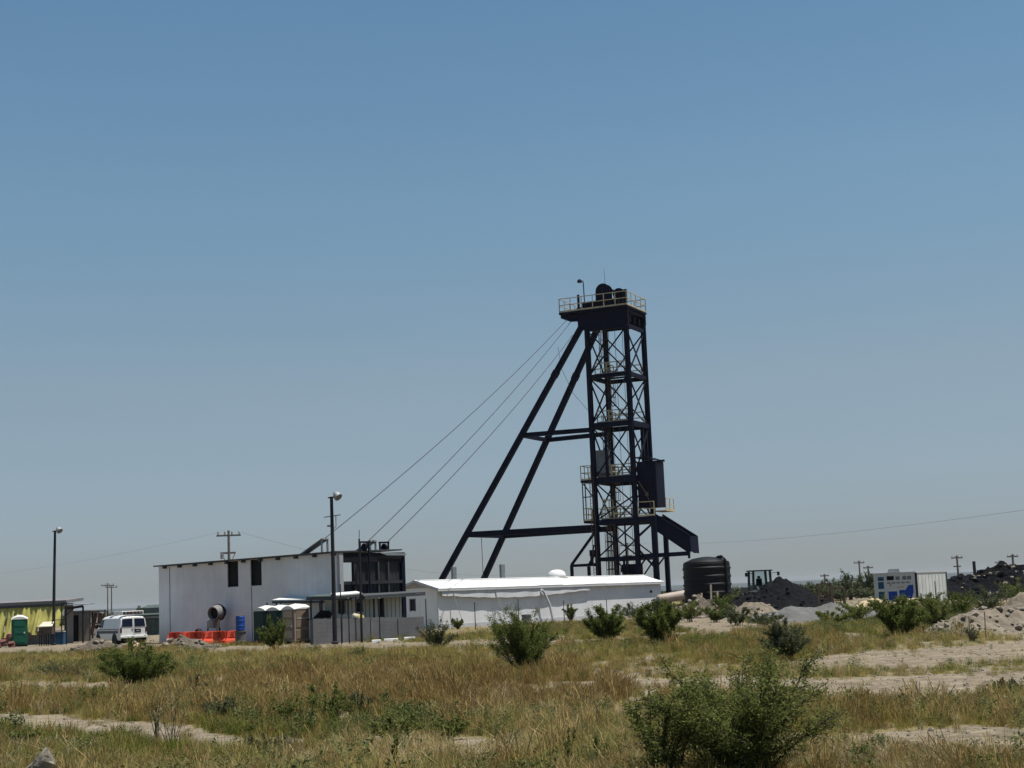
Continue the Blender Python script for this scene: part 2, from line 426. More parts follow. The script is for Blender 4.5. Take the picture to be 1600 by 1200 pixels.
def ground_material():
    m = bpy.data.materials.new('ground'); m.use_nodes = True
    N, L = m.node_tree.nodes, m.node_tree.links
    b = N['Principled BSDF']; b.inputs['Roughness'].default_value = .95; b.inputs['Specular IOR Level'].default_value = .1
    tc = N.new('ShaderNodeTexCoord')
    at_ = N.new('ShaderNodeAttribute'); at_.attribute_name = 'bare'
    def noise(sc_, det=6):
        n = N.new('ShaderNodeTexNoise'); n.inputs['Scale'].default_value = sc_; n.inputs['Detail'].default_value = det; n.inputs['Roughness'].default_value = .7
        L.new(tc.outputs['Object'], n.inputs['Vector']); return n
    def ramp(n, c0, c1, p0=.35, p1=.65):
        r = N.new('ShaderNodeValToRGB'); r.color_ramp.elements[0].color = (*c0, 1); r.color_ramp.elements[1].color = (*c1, 1)
        r.color_ramp.elements[0].position = p0; r.color_ramp.elements[1].position = p1
        L.new(n.outputs['Fac'], r.inputs[0]); return r
    litter = ramp(noise(1.1), (.10, .082, .036), (.19, .155, .072))
    sand = ramp(noise(3.0), (.14, .115, .082), (.265, .224, .168))
    peb = ramp(noise(.9, 8), (.5, .48, .42), (1, 1, 1), .36, .6)
    mul = N.new('ShaderNodeMix'); mul.data_type = 'RGBA'; mul.blend_type = 'MULTIPLY'; mul.inputs[0].default_value = .8
    L.new(sand.outputs[0], mul.inputs[6]); L.new(peb.outputs[0], mul.inputs[7])
    n3 = noise(4.5)
    mth = N.new('ShaderNodeMath'); mth.operation = 'MULTIPLY_ADD'; mth.inputs[1].default_value = .7; mth.inputs[2].default_value = -.35
    L.new(n3.outputs['Fac'], mth.inputs[0])
    add = N.new('ShaderNodeMath'); add.operation = 'ADD'; L.new(at_.outputs['Fac'], add.inputs[0]); L.new(mth.outputs[0], add.inputs[1])
    rm = N.new('ShaderNodeMapRange'); rm.inputs[1].default_value = .25; rm.inputs[2].default_value = .6; L.new(add.outputs[0], rm.inputs[0])
    mx = N.new('ShaderNodeMix'); mx.data_type = 'RGBA'
    L.new(rm.outputs[0], mx.inputs[0]); L.new(litter.outputs[0], mx.inputs[6]); L.new(mul.outputs[2], mx.inputs[7])
    L.new(mx.outputs[2], b.inputs['Base Color'])
    bp = N.new('ShaderNodeBump'); bp.inputs['Strength'].default_value = .7; bp.inputs['Distance'].default_value = .06
    L.new(noise(9, 8).outputs['Fac'], bp.inputs['Height']); L.new(bp.outputs[0], b.inputs['Normal'])
    return m
M['ground'] = ground_material()

def make_ground():
    ys = np.concatenate([[-60, -20, 0, 6, 10, 13], np.geomspace(15, 200, 330), np.geomspace(215, 13500, 44)])
    ts = np.concatenate([[-6, -3, -1.5, -.9], np.linspace(-.6, .6, 260), [.9, 1.5, 3, 6]])
    Y, T = np.meshgrid(ys, ts, indexing='ij')
    X = T * np.maximum(Y, 40) ** 1.0 * np.where(Y < 40, np.clip(Y / 40, .35, 1), 1)
    Z = hgt(X, Y); Bv = bare(X, Y)
    ny, nt = Y.shape
    idx = np.arange(ny * nt).reshape(ny, nt)
    q = np.stack([idx[:-1, :-1], idx[:-1, 1:], idx[1:, 1:], idx[1:, :-1]], -1).reshape(-1, 4)
    P = np.stack([X, Y, Z], -1).reshape(-1, 3); Bf = Bv.reshape(-1)
    fb = Bf[q].mean(1)
    cy = P[q][:, :, 1].mean(1); cx = P[q][:, :, 0].mean(1)
    track = (fb > .55) & (cy > 16) & (cy < 97) & (np.abs(cx) < .6 * cy)
    yard = (fb > .55) & (cy >= 97) & (cy < 260) & (np.abs(cx) < .6 * cy)
    for name, sel in (('ground', ~(track | yard)), ('dirt_track', track), ('gravel_yard', yard)):
        qq = q[sel]; used, inv = np.unique(qq, return_inverse=True)
        me = npmesh(name, P[used], inv.reshape(-1, 4))
        a = me.attributes.new('bare', 'FLOAT', 'POINT'); a.data.foreach_set('value', Bf[used].astype(np.float32))
        o = link(name, me, 'ground', smooth=True); o['kind'] = 'structure'
        o['label'] = {'ground': 'dry overgrown flat ground reaching to the horizon', 'dirt_track': 'pale sandy dirt tracks through the scrub', 'gravel_yard': 'pale bare gravel yard around the mine buildings'}[name]
make_ground()

# low ridge on the horizon
def make_hills():
    n = 240; X = np.linspace(-10400, 10400, n)
    prof = [(0, 0.0), (500, .55), (1100, 1.0), (1700, .6), (2300, 0.0)]
    H = 22 + 26 * fbm(X * .0006 + 3, X * 0 + 2, 3) + 8 * np.clip(X / 4000, -1, 1)
    vs = np.concatenate([np.stack([X, np.full(n, 8200.0 + dy), H * k - 2], -1) for dy, k in prof])
    q = []
    for r in range(len(prof) - 1):
        a = np.arange(n - 1) + r * n
        q.append(np.stack([a, a + 1, a + 1 + n, a + n], -1))
    o = link('hills', npmesh('hills', vs, np.concatenate(q)), 'hill', smooth=True); o['kind'] = 'structure'
    o['label'] = 'low hazy blue ridge along the horizon'
make_hills()

# ================================================================== HEADFRAME
T_D, T_RZ = 156.0, R(-25)
ta, tb = 4.35, 5.1
ex = V(math.cos(T_RZ), math.sin(T_RZ), 0); ey = V(-math.sin(T_RZ), math.cos(T_RZ), 0)
pC = at(999.5, 923, T_D); pC.z = 0
pA = pC - ex * ta
HF = thing('mine_headframe', 'tall dark steel mine headframe with slanting back legs, yellow railings and loading chute', 'headframe', tuple(pA), T_RZ)
def tl(x, y, z): return pA + ex * x + ey * y + V(0, 0, z)      # tower local -> world
def zc(v): return zat(pC, v)
Z_DECK, Z_GIRD = zc(477), zc(509)
LV = [zc(583), zc(660), zc(747), zc(813)]
Z_LOW = zc(871)
colw = .45
def P(name, mb, m='steel', par=HF, **k): return mb.build(name, m, par, **k)
# four columns, each one wide-flange: two flanges and a web
for (x, y) in ((0, 0), (ta, 0), (0, tb), (ta, tb)):
    mb = MB(); z1 = Z_GIRD + (.3 if y < 1 else .95)
    mb.b2(x - colw / 2, x + colw / 2, y - colw / 2, y - colw / 2 + .07, 0, z1)
    mb.b2(x - colw / 2, x + colw / 2, y + colw / 2 - .07, y + colw / 2, 0, z1)
    mb.b2(x - .12, x + .12, y - colw / 2 + .07, y + colw / 2 - .07, 0, z1)
    mb.b2(x - .45, x + .45, y - .45, y + .45, -.05, .12)
    P('column', mb)
levels = [Z_GIRD] + LV + [Z_LOW, .3]
def ring_beam(z, h, w=.3):
    for p, q in (((0, 0), (ta, 0)), ((ta, 0), (ta, tb)), ((0, tb), (ta, tb)), ((0, 0), (0, tb))):
        d = (V(*q) - V(*p)).normalized() * (colw / 2 - .02)
        P('beam', MB().bar((p[0] + d.x, p[1] + d.y, z), (q[0] - d.x, q[1] - d.y, z), w, h))
for z, h in zip(LV, (.5, .62, .72, .55)): ring_beam(z, h * .85)
ring_beam(Z_LOW, .38, .26)
# X bracing on the four faces of every panel
for k in range(len(levels) - 1):
    zt, zb = levels[k] - .3, levels[k + 1] + .3
    if k == 5: zb = .4
    for j, (p, q) in enumerate((((0, 0), (ta, 0)), ((ta, 0), (ta, tb)), ((0, tb), (ta, tb)), ((0, 0), (0, tb)))):
        if k == 5 and j in (0,) or k >= 4 and j in (1, 3): continue
        d = (V(*q) - V(*p)).normalized(); n = V(d.y, -d.x); i0 = V(*p) + d * .2; i1 = V(*q) - d * .2
        for s, (za, ze) in enumerate(((zt, zb), (zb, zt))):
            if k == 3 and j == 0 and s == 1: za, ze = zb, (zt + zb) / 2 + .3; 
            e1 = i1 if not (k == 3 and j == 0 and s == 1) else i1
            o = n * (.05 if s else -.05)
            P('cross_brace', MB().bar((i0.x + o.x, i0.y + o.y, za), (e1.x + o.x, e1.y + o.y, ze), .125, .125))
# extra skip-guide posts in the upper-middle panel and guide rails through the shaft
for (x, y, z0, z1, w) in ((ta - .15, .55, LV[2], LV[1], .3), (ta - .15, tb - .55, LV[2], LV[1], .34), (ta - .1, tb - 1.7, LV[2] + .3, LV[1], .3), (1.45, .12, LV[2], LV[1], .26), (3.05, .15, Z_LOW - 3, LV[3], .13), (2.6, .6, 0, Z_LOW, .2)):
    P('guide_post', MB().bar((x, y, z0), (x, y, z1), w, w))
for (x, y) in ((1.6, 2.0), (2.3, 2.0), (2.9, 2.6), (3.4, 2.6)):
    P('guide_rope', MB().tube((x, y, 0), (x, y, Z_GIRD + 1), .025, n=5), 'rope')
# deck, girders and under-deck trusses
dx0, dx1, dy0, dy1 = -2.95, ta + .35, -.35, tb + .35
P('deck', MB().b2(dx0, dx1, dy0, dy1, Z_DECK - .22, Z_DECK))
for y in (-.02, tb + .02):
    mb = MB(); zg = Z_GIRD if y < 1 else Z_GIRD + .7
    mb.plate([(dx0 + .05, y, Z_DECK - .26), (dx0 + .05, y, Z_DECK - .55), (-1.9, y, Z_DECK - 1.0), (-1.0, y, Z_DECK - 1.05), (-1.0, y, zg + .55), (-.5, y, zg + .1), (0, y, zg - .12), (ta, y, zg - .12), (ta + .25, y, zg + .1), (ta + .25, y, Z_DECK - .26)], (0, .3, 0))
    P('girder', mb)
P('girder', MB().b2(-.95, -.6, .3, tb - .0, Z_GIRD + .5, Z_DECK - .3))
P('girder', MB().b2(ta - .1, ta + .15, .35, tb - .05, Z_GIRD - .1, Z_GIRD + .3))
P('girder', MB().b2(ta - .1, ta + .15, .35, tb - .05, Z_DECK - .62, Z_DECK - .3))
for k in range(3):
    y = 1.0 + k * 1.4
    P('stiffener', MB().bar((ta + .02, y, Z_GIRD + .5), (ta + .02, y, Z_DECK - .9), .2, .2))
P('girder', MB().b2(.3, ta - .3, 2.0, 2.35, Z_GIRD + .8, Z_DECK - .3))
def railing(pts, z, h=1.25, name='railing', m='rail', par=HF, step=1.3, r=.035, rails=(1.0, .52)):
    mb = MB()
    for p, q in zip(pts[:-1], pts[1:]):
        p, q = V(*p), V(*q); L = (q - p).length; n = max(1, round(L / step))
        for i in range(n + 1):
            a = p + (q - p) * (i / n); mb.bar((a.x, a.y, z), (a.x, a.y, z + h), r * 2, r * 2)
        for t in rails: mb.bar((p.x, p.y, z + h * t), (q.x, q.y, z + h * t), r * 2, r * 2)
        mb.bar((p.x, p.y, z + .1), (q.x, q.y, z + .1), .03, .16)
    return P(name, mb, m, par)
e = .06
railing([(dx0 + e, dy0 + e), (dx1 - e, dy0 + e)], Z_DECK, 1.45)
railing([(dx1 - e, dy0 + e), (dx1 - e, dy1 - e)], Z_DECK, 1.45)
railing([(dx1 - e, dy1 - e), (dx0 + e, dy1 - e)], Z_DECK, 1.45)
railing([(dx0 + e, dy1 - e), (dx0 + e, dy0 + e)], Z_DECK, 1.45)
# sheave wheels in their housings
def sheave(x, y, zc_, r, hw):
    w = MB(); pr = [(r * .2, -.12), (r * .95, -.11), (r, -.16), (r, -.1), (r * .9, 0), (r, .1), (r, .16), (r * .95, .11), (r * .2, .12)]
    w.lathe(pr, 28, (x, y, zc_), (0, 1, 0))
    wo_ = P('sheave_wheel', w, smooth=False)
    for s in (-1, 1):
        g = MB()
        poly = [(x - hw, y + s * .34, Z_DECK)]
        poly += [(x - hw, y + s * .34, zc_ - .25)]
        poly += [(x + math.cos(t) * (r + .16), y + s * .34, zc_ + math.sin(t) * (r + .16)) for t in np.linspace(math.pi * .95, .05, 14)]
        poly += [(x + hw * .9, y + s * .34, zc_ - .25), (x + hw * .9, y + s * .34, Z_DECK)]
        g.plate(poly, (0, s * .07, 0)); P('sheave_guard', g)
    P('axle', MB().tube((x, y - .5, zc_), (x, y + .5, zc_), .12, n=10))
    return wo_
sheave(1.6, 1.3, Z_DECK + 2.0, .64, .82)
sheave(2.75, 2.9, Z_DECK + 1.75, .52, .55)
P('motor_frame', MB().b2(-.75, 3.35, .8, 1.02, Z_DECK, Z_DECK + 1.05).b2(-.75, 1.2, 1.85, 2.05, Z_DECK, Z_DECK + 1.2).b2(1.35, 1.75, 1.2, 3.2, Z_DECK, Z_DECK + 1.1))
P('cross_tie', MB().bar((2.0, 1.5, Z_DECK + 2.2), (2.5, 2.6, Z_DECK + 2.1), .2, .2))
P('bearing_stand', MB().b2(1.55, 1.9, .6, 1.0, Z_DECK, Z_DECK + 1.0)); P('bearing_stand', MB().b2(2.75, 3.2, 2.3, 2.55, Z_DECK, Z_DECK + 1.3))
P('corner_post', MB().b2(ta + .02, ta + .3, -.25, .0, Z_DECK, Z_DECK + 1.65))
P('deck_post', MB().bar((-.85, .1, Z_DECK), (-.85, .1, Z_DECK + 1.75), .2, .2))
lampmb = MB().path([(-.15, .1, Z_DECK), (-.2, .1, Z_DECK + 2.6), (-.24, .1, Z_DECK + 3.15), (-.5, .1, Z_DECK + 3.2)], .055, 6)
dl = P('deck_lamp', lampmb); P('lamp_head', MB().lathe([(.1, .14), (.24, 0), (.26, -.22), (.05, -.24)], 12, (-.62, .1, Z_DECK + 3.25)), 'steel', dl)
P('antenna', MB().tube((1.55, 1.9, Z_DECK + 1), (1.5, 1.9, Z_DECK + 4.6), .035, .015, 5), 'rope')
P('deck_winch', MB().lathe([(.2, -.5), (.42, -.5), (.42, -.42), (.26, -.4), (.26, .4), (.42, .42), (.42, .5), (.2, .5)], 14, (-1.9, 3.2, Z_DECK + .55), (0, 1, 0)).b2(-2.4, -1.4, 2.8, 3.6, Z_DECK, Z_DECK + .2), 'steel_rust')
# back legs, splayed, and their struts
def leg_ground(top, y1, u, v):
    lo, hi = -30.0, -3.0
    for _ in range(60):
        m = (lo + hi) / 2; a, b = tl(*top), tl(m, y1, 0)
        best = None
        for i in range(201):
            q = a + (b - a) * (i / 200); uu, vv = proj(np.array([q.x]), np.array([q.y]), np.array([q.z]))
            if vv[0] >= v: best = uu[0]; break
        if best is None: best = uu[0]
        if best < u: lo = m
        else: hi = m
    return m
tops = [(-.62, -.1, Z_GIRD + .35), (-1.05, tb + .15, Z_GIRD + .8)]
gy = [-1.6, tb + 2.2]
gxs = [leg_ground(tops[0], gy[0], 692, 900), leg_ground(tops[1], gy[1], 757, 900)]
LEGS = []
for t, g, y in zip(tops, gxs, gy):
    a, b = V(*t), V(g, y, -.05); LEGS.append((a, b))
    P('back_leg', MB().bar(a, b, .50, .54))
    d = (b - a).normalized()
    for s in (.155,):
        c = a + (b - a) * s
        P('splice_collar', MB().bar(c - d * .35, c + d * .35, .58, .64))
    P('leg_footing', MB().b2(g - .9, g + .9, y - .9, y + .9, -.1, .45), 'block')
def leg_at(i, z):
    a, b = LEGS[i]; t = (a.z - z) / (a.z - b.z); return a + (b - a) * t
zu, zl = zat(tl(0, 0, 0), 671.5), zat(tl(0, 0, 0), 824)
for z, h in ((zu, .46), (zl, .58)):
    p, q = leg_at(0, z), leg_at(1, z)
    P('strut', MB().bar((p.x + .25, p.y, z), (-.24, 0, z), .36, h))
    P('strut', MB().bar((q.x + .25, q.y, z), (-.24, tb, z), .36, h))
    P('strut', MB().bar((p.x, p.y + .3, z), (q.x, q.y - .3, z), .3, h * .9))
p, q = leg_at(0, zl), leg_at(1, zl); m_ = p + (q - p) * .3 + V(.4, 0, 0)
P('hanging_cable', MB().tube((m_.x, m_.y, zl - .2), (m_.x + .1, m_.y, .1), .035, n=5), 'rope')
c0 = leg_at(0, Z_GIRD - 4.5)
P('slack_cable', MB().path([(c0.x + .6, c0.y, Z_GIRD - 1.5), (c0.x + .9, c0.y, Z_GIRD - 3.8), (c0.x + 2.0, c0.y + .2, Z_GIRD - 6.5), (-.1, -.1, Z_GIRD - 8.6)], .02, 4), 'rope')
# walkways with railings on every level
for k, z in enumerate(LV):
    t = z + (.25, .31, .36, .28)[k]
    P('walkway', MB().b2(.28, ta - .28, .9, 1.8, t, t + .06).b2(.28, 1.2, 1.8, tb - .3, t, t + .06).b2(.28, ta - .3, tb - 1.2, tb - .3, t + .002, t + .062))
    railing([(.3, tb - .35), (ta - .3, tb - .35)], t, 1.25, step=1.6, r=.045)
    railing([(1.25, 1.85), (1.25, tb - 1.3)], t, 1.25, step=1.2, r=.045)
    railing([(.3, .95), (ta - .3, .95)], t, 1.25, step=1.5, r=.045)
# ladders with cages in the left bay
def ladder(x, y, z0, z1, cage=False, m='rail', w=.45):
    lb = MB()
    for s in (-1, 1): lb.bar((x, y + s * w / 2, z0), (x, y + s * w / 2, z1), .06, .06)
    for i in range(int((z1 - z0) / .32)): lb.bar((x, y - w / 2, z0 + .2 + i * .32), (x, y + w / 2, z0 + .2 + i * .32), .04, .04)
    o = P('ladder', lb, m)
    if cage:
        cb = MB()
        n = int((z1 - z0 - 2.0) / .9)
        ring = [(x + .75 * math.sin(t), y + .42 * math.cos(t)) for t in np.linspace(0, math.pi, 7)]
        for i in range(n + 1): cb.path([(a, b, z0 + 2.0 + i * .9) for a, b in ring], .025, 4)
        for a, b in ring[1:-1]: cb.tube((a, b, z0 + 2.0), (a, b, z0 + 2.0 + n * .9), .02, n=4)
        cb.build('ladder_cage', M[m], o)
zz = [0] + sorted(LV) + [Z_DECK]
for k in range(len(zz) - 1):
    ladder((.45, .75, .4, .8, .5)[k % 5], 2.2 + (k % 2) * 1.1, zz[k] + (.3 if k else 0), zz[k + 1] + 1.3 if k < 4 else zz[k + 1] - .3, True, 'steel_rust')
lb = MB()
for s in (-1, 1): lb.bar((-.18 + s * .2, -.34, 0), (-.18 + s * .2, -.34, LV[2] + .5), .05, .05)
for i in range(int(LV[2] / .32)): lb.bar((-.38, -.34, .2 + i * .32), (.02, -.34, .2 + i * .32), .035, .035)
P('ladder', lb, 'steel_rust')
cb = MB()
for i in range(8): cb.path([(1.05 + .5 * math.cos(t), 1.0 + .5 * math.sin(t), .8 + i * .95) for t in np.linspace(0, 2 * math.pi, 9)], .04, 4)
for t in np.linspace(0, 2 * math.pi, 8)[:-1]: cb.tube((1.05 + .5 * math.cos(t), 1.0 + .5 * math.sin(t), 0), (1.05 + .5 * math.cos(t), 1.0 + .5 * math.sin(t), LV[3] - .4), .035, n=4)
P('rusty_cage', cb, 'steel_rust')
cb = MB()
for i in range(3): cb.path([(1.05 + .55 * math.cos(t), .9 + .55 * math.sin(t), LV[3] + .4 + i * .95) for t in np.linspace(0, 2 * math.pi, 9)], .035, 4)
for t in np.linspace(0, 2 * math.pi, 8)[:-1]: cb.tube((1.05 + .55 * math.cos(t), .9 + .55 * math.sin(t), LV[3] + .3), (1.05 + .55 * math.cos(t), .9 + .55 * math.sin(t), LV[3] + 2.4), .03, n=4)
P('ladder_cage', cb, 'rail')
# cantilever landings on the left with hopper drum
z3 = LV[2]; z4 = LV[3]
P('landing', MB().b2(-1.45, -.27, -.2, 1.9, z3 - .1, z3 + .12))
railing([(-.3, -.15), (-1.4, -.15), (-1.4, 1.85), (-.3, 1.85)], z3 + .12, 1.5, step=1.1)
P('landing', MB().b2(-1.25, -.27, -.3, 2.2, z4 + .0, z4 + .22))
railing([(-.3, -.25), (-1.2, -.25), (-1.2, 2.15), (-.3, 2.15)], z4 + .22, 1.3, step=1.0, r=.03)
for x in (-1.3, -1.0):
    P('landing_post', MB().bar((x, -.1, z4 + .22), (x, -.1, z3 - .1), .09, .09))
P('landing_brace', MB().bar((-1.2, -.1, z3 - .2), (-.3, -.1, z3 - 1.5), .1, .1))
P('landing_brace', MB().bar((-1.3, -.1, z3 - 1.6), (-.3, -.1, z3 - 1.6), .1, .1))
hp = P('hopper_drum', MB().lathe([(.35, 0), (.88, .5), (.88, 2.75), (.93, 2.8), (.93, 2.86), (.3, 2.9)], 20, (.3, 1.6, z3 + .34)), 'galv', smooth=False)
# right outrigger platform, bin and chute
ox = ta + 1.95; bx1 = ta + 2.3
P('outrigger_post', MB().bar((ox, 0, -.05), (ox, 0, z4 - .25), .42, .42))
P('outrigger_post', MB().bar((ox, tb * .62, -.05), (ox, tb * .62, z4 - .25), .42, .42))
P('outrigger_beam', MB().bar((ta + .24, 0, z4), (ox + .2, 0, z4 + .02), .3, .5))
P('outrigger_beam', MB().bar((ta + .24, tb * .62, z4), (ox + .2, tb * .62, z4 + .02), .3, .5))
P('outrigger_deck', MB().b2(ta + .28, ox + .15, -.25, tb * .65, z4 + .27, z4 + .35))
railing([(ta + .35, -.2), (ox + .12, -.2)], z4 + .35, 1.45, step=2)
railing([(bx1 + .7, .8), (bx1 + .7, tb * .62)], z4 + .9, 1.2, step=1.2)
P('side_landing', MB().b2(bx1 - .6, bx1 + .75, .7, tb * .65, z4 + .8, z4 + .9), 'rail')
P('diagonal_brace', MB().bar((ta + .2, 0, Z_LOW + 2.2), (ox - .1, 0, z4 - .3), .14, .14))
P('diagonal_brace', MB().bar((ta + .2, 0, Z_LOW + .7), (ox - .1, 0, Z_LOW - 1.2), .18, .18))
bz0, bz1 = zc(795) + .1, zc(722)
bn = MB()
bn.b2(ta + .28, bx1, .25, 2.7, bz0, bz1)
bin_ = P('ore_bin', bn)
P('bin_roof', MB().plate([(ta + .1, .1, bz1 + .4), (ta + 1.3, .1, bz1 + .42), (bx1 + .1, .1, bz1 + .02), (bx1 + .1, 2.85, bz1 + .02), (ta + 1.3, 2.85, bz1 + .42), (ta + .1, 2.85, bz1 + .4)], (0, 0, .09)), 'steel', bin_)
P('roof_arm', MB().bar((bx1, .6, bz1 - .1), (bx1 + .85, .6, bz1 - .02), .22, .2), 'steel', bin_)
for k in range(3): P('bin_rib', MB().b2(ta + .3, bx1 - .02, .16, .247, bz0 + .2 + k * 1.6, bz0 + .34 + k * 1.6), 'steel', bin_)
P('bin_corner', MB().b2(bx1 - .12, bx1 + .05, .12, .3, bz0 - .1, bz1), 'steel', bin_)
P('gate_arm', MB().bar((ta + .45, .05, zc(752)), (ta + 1.3, .02, zc(774)), .1, .1).bar((ta + 1.3, .02, zc(774)), (bx1 - .5, .05, zc(797)), .07, .07).b2(ta + 1.15, ta + 1.45, -.06, .1, zc(776), zc(770)), 'steel_rust')
# chute
cx0, cx1 = ox + .15, ox + 3.5
cz0, cz1 = zc(803), zc(841)
for y in (.3, 2.9):
    P('chute_side', MB().plate([(cx0 - .3, y, cz0), (cx0 - .3, y, cz0 - 1.7), (cx1 - .15, y, cz1 - 1.75), (cx1, y, cz1 - 1.75), (cx1, y, cz1)], (0, .09, 0)))
P('chute_floor', MB().plate([(cx0 - .3, .39, cz0 - 1.4), (cx1 - .3, .39, cz1 - 1.6), (cx1 - .3, 2.9, cz1 - 1.6), (cx0 - .3, 2.9, cz0 - 1.4)], (0, 0, .08)))
P('chute_lip', MB().plate([(cx1 - .02, .37, cz1 - .05), (cx1 + .02, .37, cz1 - 1.5), (cx1 + .02, 1.4, cz1 - 1.75), (cx1 + .02, 2.9, cz1 - 1.75), (cx1 - .02, 2.9, cz1 - .05)], (.06, 0, 0)))
P('chute_flange', MB().bar((cx0 - .3, .25, cz0), (cx1, .25, cz1), .14, .12))
P('chute_beam', MB().bar((ta + .24, 0.05, Z_LOW + .1), (cx1 + .05, .05, Z_LOW + .15), .3, .42))
P('chute_hanger', MB().bar((cx1 - .05, .05, Z_LOW - .35), (cx1 - .05, .05, cz1 - 1.6), .2, .2))
P('knee_brace', MB().bar((ox + .15, .0, Z_LOW - .9), (ox + .9, .02, Z_LOW - .05), .14, .14))
P('knee_brace', MB().bar((ta + .2, .0, Z_LOW - .9), (ta + .9, .02, Z_LOW - .05), .14, .14))
# lower-left frame around the shaft collar
zf = zat(tl(-2.9, 0, 0), 884)
P('frame_post', MB().bar((-2.95, 0, -.05), (-2.95, 0, zf), .28, .28))
P('frame_post', MB().bar((-1.05, 0, -.05), (-1.05, 0, zf - .15), .28, .28))
P('frame_beam', MB().bar((-3.05, 0, zf), (-.27, 0, zf), .28, .28))
P('frame_brace', MB().bar((-2.95, 0, zf + .1), (-.27, 0, zf + 3.2), .24, .24))
P('frame_box', MB().b2(-.85, -.3, -.16, .3, zf + .9, zf + 1.5).bar((-.7, 0, zf + .14), (-.7, 0, zf + .9), .22, .22).bar((-.5, 0, zf + 1.5), (-.4, 0, zf + 2.0), .14, .14))
P('frame_brace', MB().bar((-1.05, 0, zf), (-.27, 0, zf + 1.1), .2, .2))
P('shaft_cage', MB().b2(2.1, 3.7, 1.2, 3.0, 0, Z_LOW - .6).b2(2.0, 3.8, 1.1, 1.19, Z_LOW - 1.4, Z_LOW - .9))

# ================================================================== WINCH HOUSE (left)
W0, W1 = gx(249, 110), gx(530, 95)
wd = (W1 - W0).normalized(); WL = (W1 - W0).length
w_rz = math.atan2(wd.y, wd.x)
WH = thing('winch_house', 'long grey-white plastered hoist building with two tall black windows and open dark end', 'building', tuple(W0), w_rz)
def Q(name, mb, m, par=None, **k): return mb.build(name, m, par or WH, **k)
HW0, HW1 = zat(W0, 886), zat(W1, 864)      # wall height at both ends
def hw(x): return HW0 + (HW1 - HW0) * x / WL
# windows seen in the photo
def along(u, d0=104):                      # position along the front wall of pixel column u
    best = min((abs(proj(*[np.array([c]) for c in (W0 + wd * t + V(0, 0, 4))])[0][0] - u), t) for t in np.linspace(-2, WL + 2, 1500))
    return best[1]
wx = [(along(355.5), along(372.5)), (along(391.5), along(409))]
wz = []
for (a, b), (vt, vb) in zip(wx, ((875, 917), (872.5, 915))):
    p = W0 + wd * ((a + b) / 2); wz.append((zat(p, vb), zat(p, vt)))
# front wall with real openings
th = .22
segs = [0, wx[0][0], wx[0][1], wx[1][0], wx[1][1], WL]
fw = MB()
for i in range(5):
    x0, x1 = segs[i], segs[i + 1]
    def slab(z0a, z0b, z1a, z1b):
        fw.plate([(x0, 0, z0a), (x1, 0, z0b), (x1, 0, z1b), (x0, 0, z1a)], (0, th, 0))
    if i in (1, 3):
        z0, z1 = wz[i // 2]
        slab(-.1, -.1, z0, z0); slab(z1, z1, hw(x0), hw(x1))
    else: slab(-.1, -.1, hw(x0), hw(x1))
Q('wall', fw, 'wall')
for (a, b), (z0, z1) in zip(wx, wz):
    wv = Q('window', MB().b2(a + .05, b - .05, .14, .17, z0 + .05, z1 - .05), 'black')
    Q('frame', MB().b2(a, a + .06, .06, .14, z0, z1).b2(b - .06, b, .06, .14, z0, z1).b2(a + .06, b - .06, .06, .14, z0, z0 + .06).b2(a + .06, b - .06, .06, .14, (z0 + z1) / 2 + .3, (z0 + z1) / 2 + .36), 'black', wv)
WD = 5.05
eh = HW1
Q('wall_seam', MB().b2(along(265), along(265) + .08, -.012, -.002, .0, hw(1.5) - .05), 'block')
Q('wall_seam', MB().b2(along(392.5), along(392.5) + .07, -.012, -.002, .0, wz[1][0] - .05), 'block')
# back wall with an opening, left end wall
ob0, ob1 = WL - 9.3, WL - 3.2
Q('back_wall', MB().b2(0, ob0, WD, WD + .15, -.1, HW0 - .1).b2(ob1, WL, WD, WD + .15, -.1, HW1 - .3).b2(ob0, ob1, WD, WD + .15, -.1, 3.5), 'dark_sheet')
Q('end_wall', MB().b2(0, .2, th, WD, -.1, HW0 - .05), 'wall')
# thin roof sheet with rafter ends and edge beam
Q('roof', MB().plate([(-.25, -.3, HW0 + .02), (WL + .3, -.3, HW1 + .02), (WL + .3, WD - .1, HW1 + .1), (-.25, WD - .1, HW0 + .1)], (0, 0, .09)), 'roofdark')
for i in range(11):
    x = 1.0 + i * (WL - 1.2) / 10
    Q('rafter_end', MB().b2(x - .09, x + .09, -.26, -.004, hw(x) - .16, hw(x) + .015), 'roofdark')
# open end: frame posts, dark corrugated cladding with the upper-left bay left open
ez = HW1
Q('end_post', MB().b2(WL - .02, WL + .26, -.02, .26, -.1, ez - .02), 'wall_end')
Q('end_post', MB().b2(WL - .05, WL + .2, 1.12, 1.36, -.1, ez - .0), 'dark_sheet')
Q('end_post', MB().b2(WL - .05, WL + .24, WD - .12, WD + .16, -.1, ez - .02), 'steel')
Q('end_beam', MB().b2(WL - .05, WL + .22, .26, WD - .12, ez - .6, ez - .02), 'black')
def yz(u, v, y):                       # height at the end face
    return zat(W1 + V(-wd.y, wd.x, 0) * y, v)
zb1 = yz(545, 910, .9)
Q('end_rail', MB().b2(WL - .03, WL + .26, .26, WD - .12, zb1 - .14, zb1 + .06), 'dark_sheet')
Q('end_cladding', MB().corr((WL + .06, 1.36), (WL + .06, WD - .12), zb1 + .06, ez - .6, .3, .03), 'dark_sheet')
Q('end_cladding', MB().corr((WL + .04, .26), (WL + .04, WD - .12), 1.9, zb1 - .14, .3, .05), 'dark_sheet')
for y in (2.2, 3.0, 3.8): Q('mullion', MB().b2(WL + .14, WL + .24, y, y + .1, 1.9, ez - .6), 'roofdark')
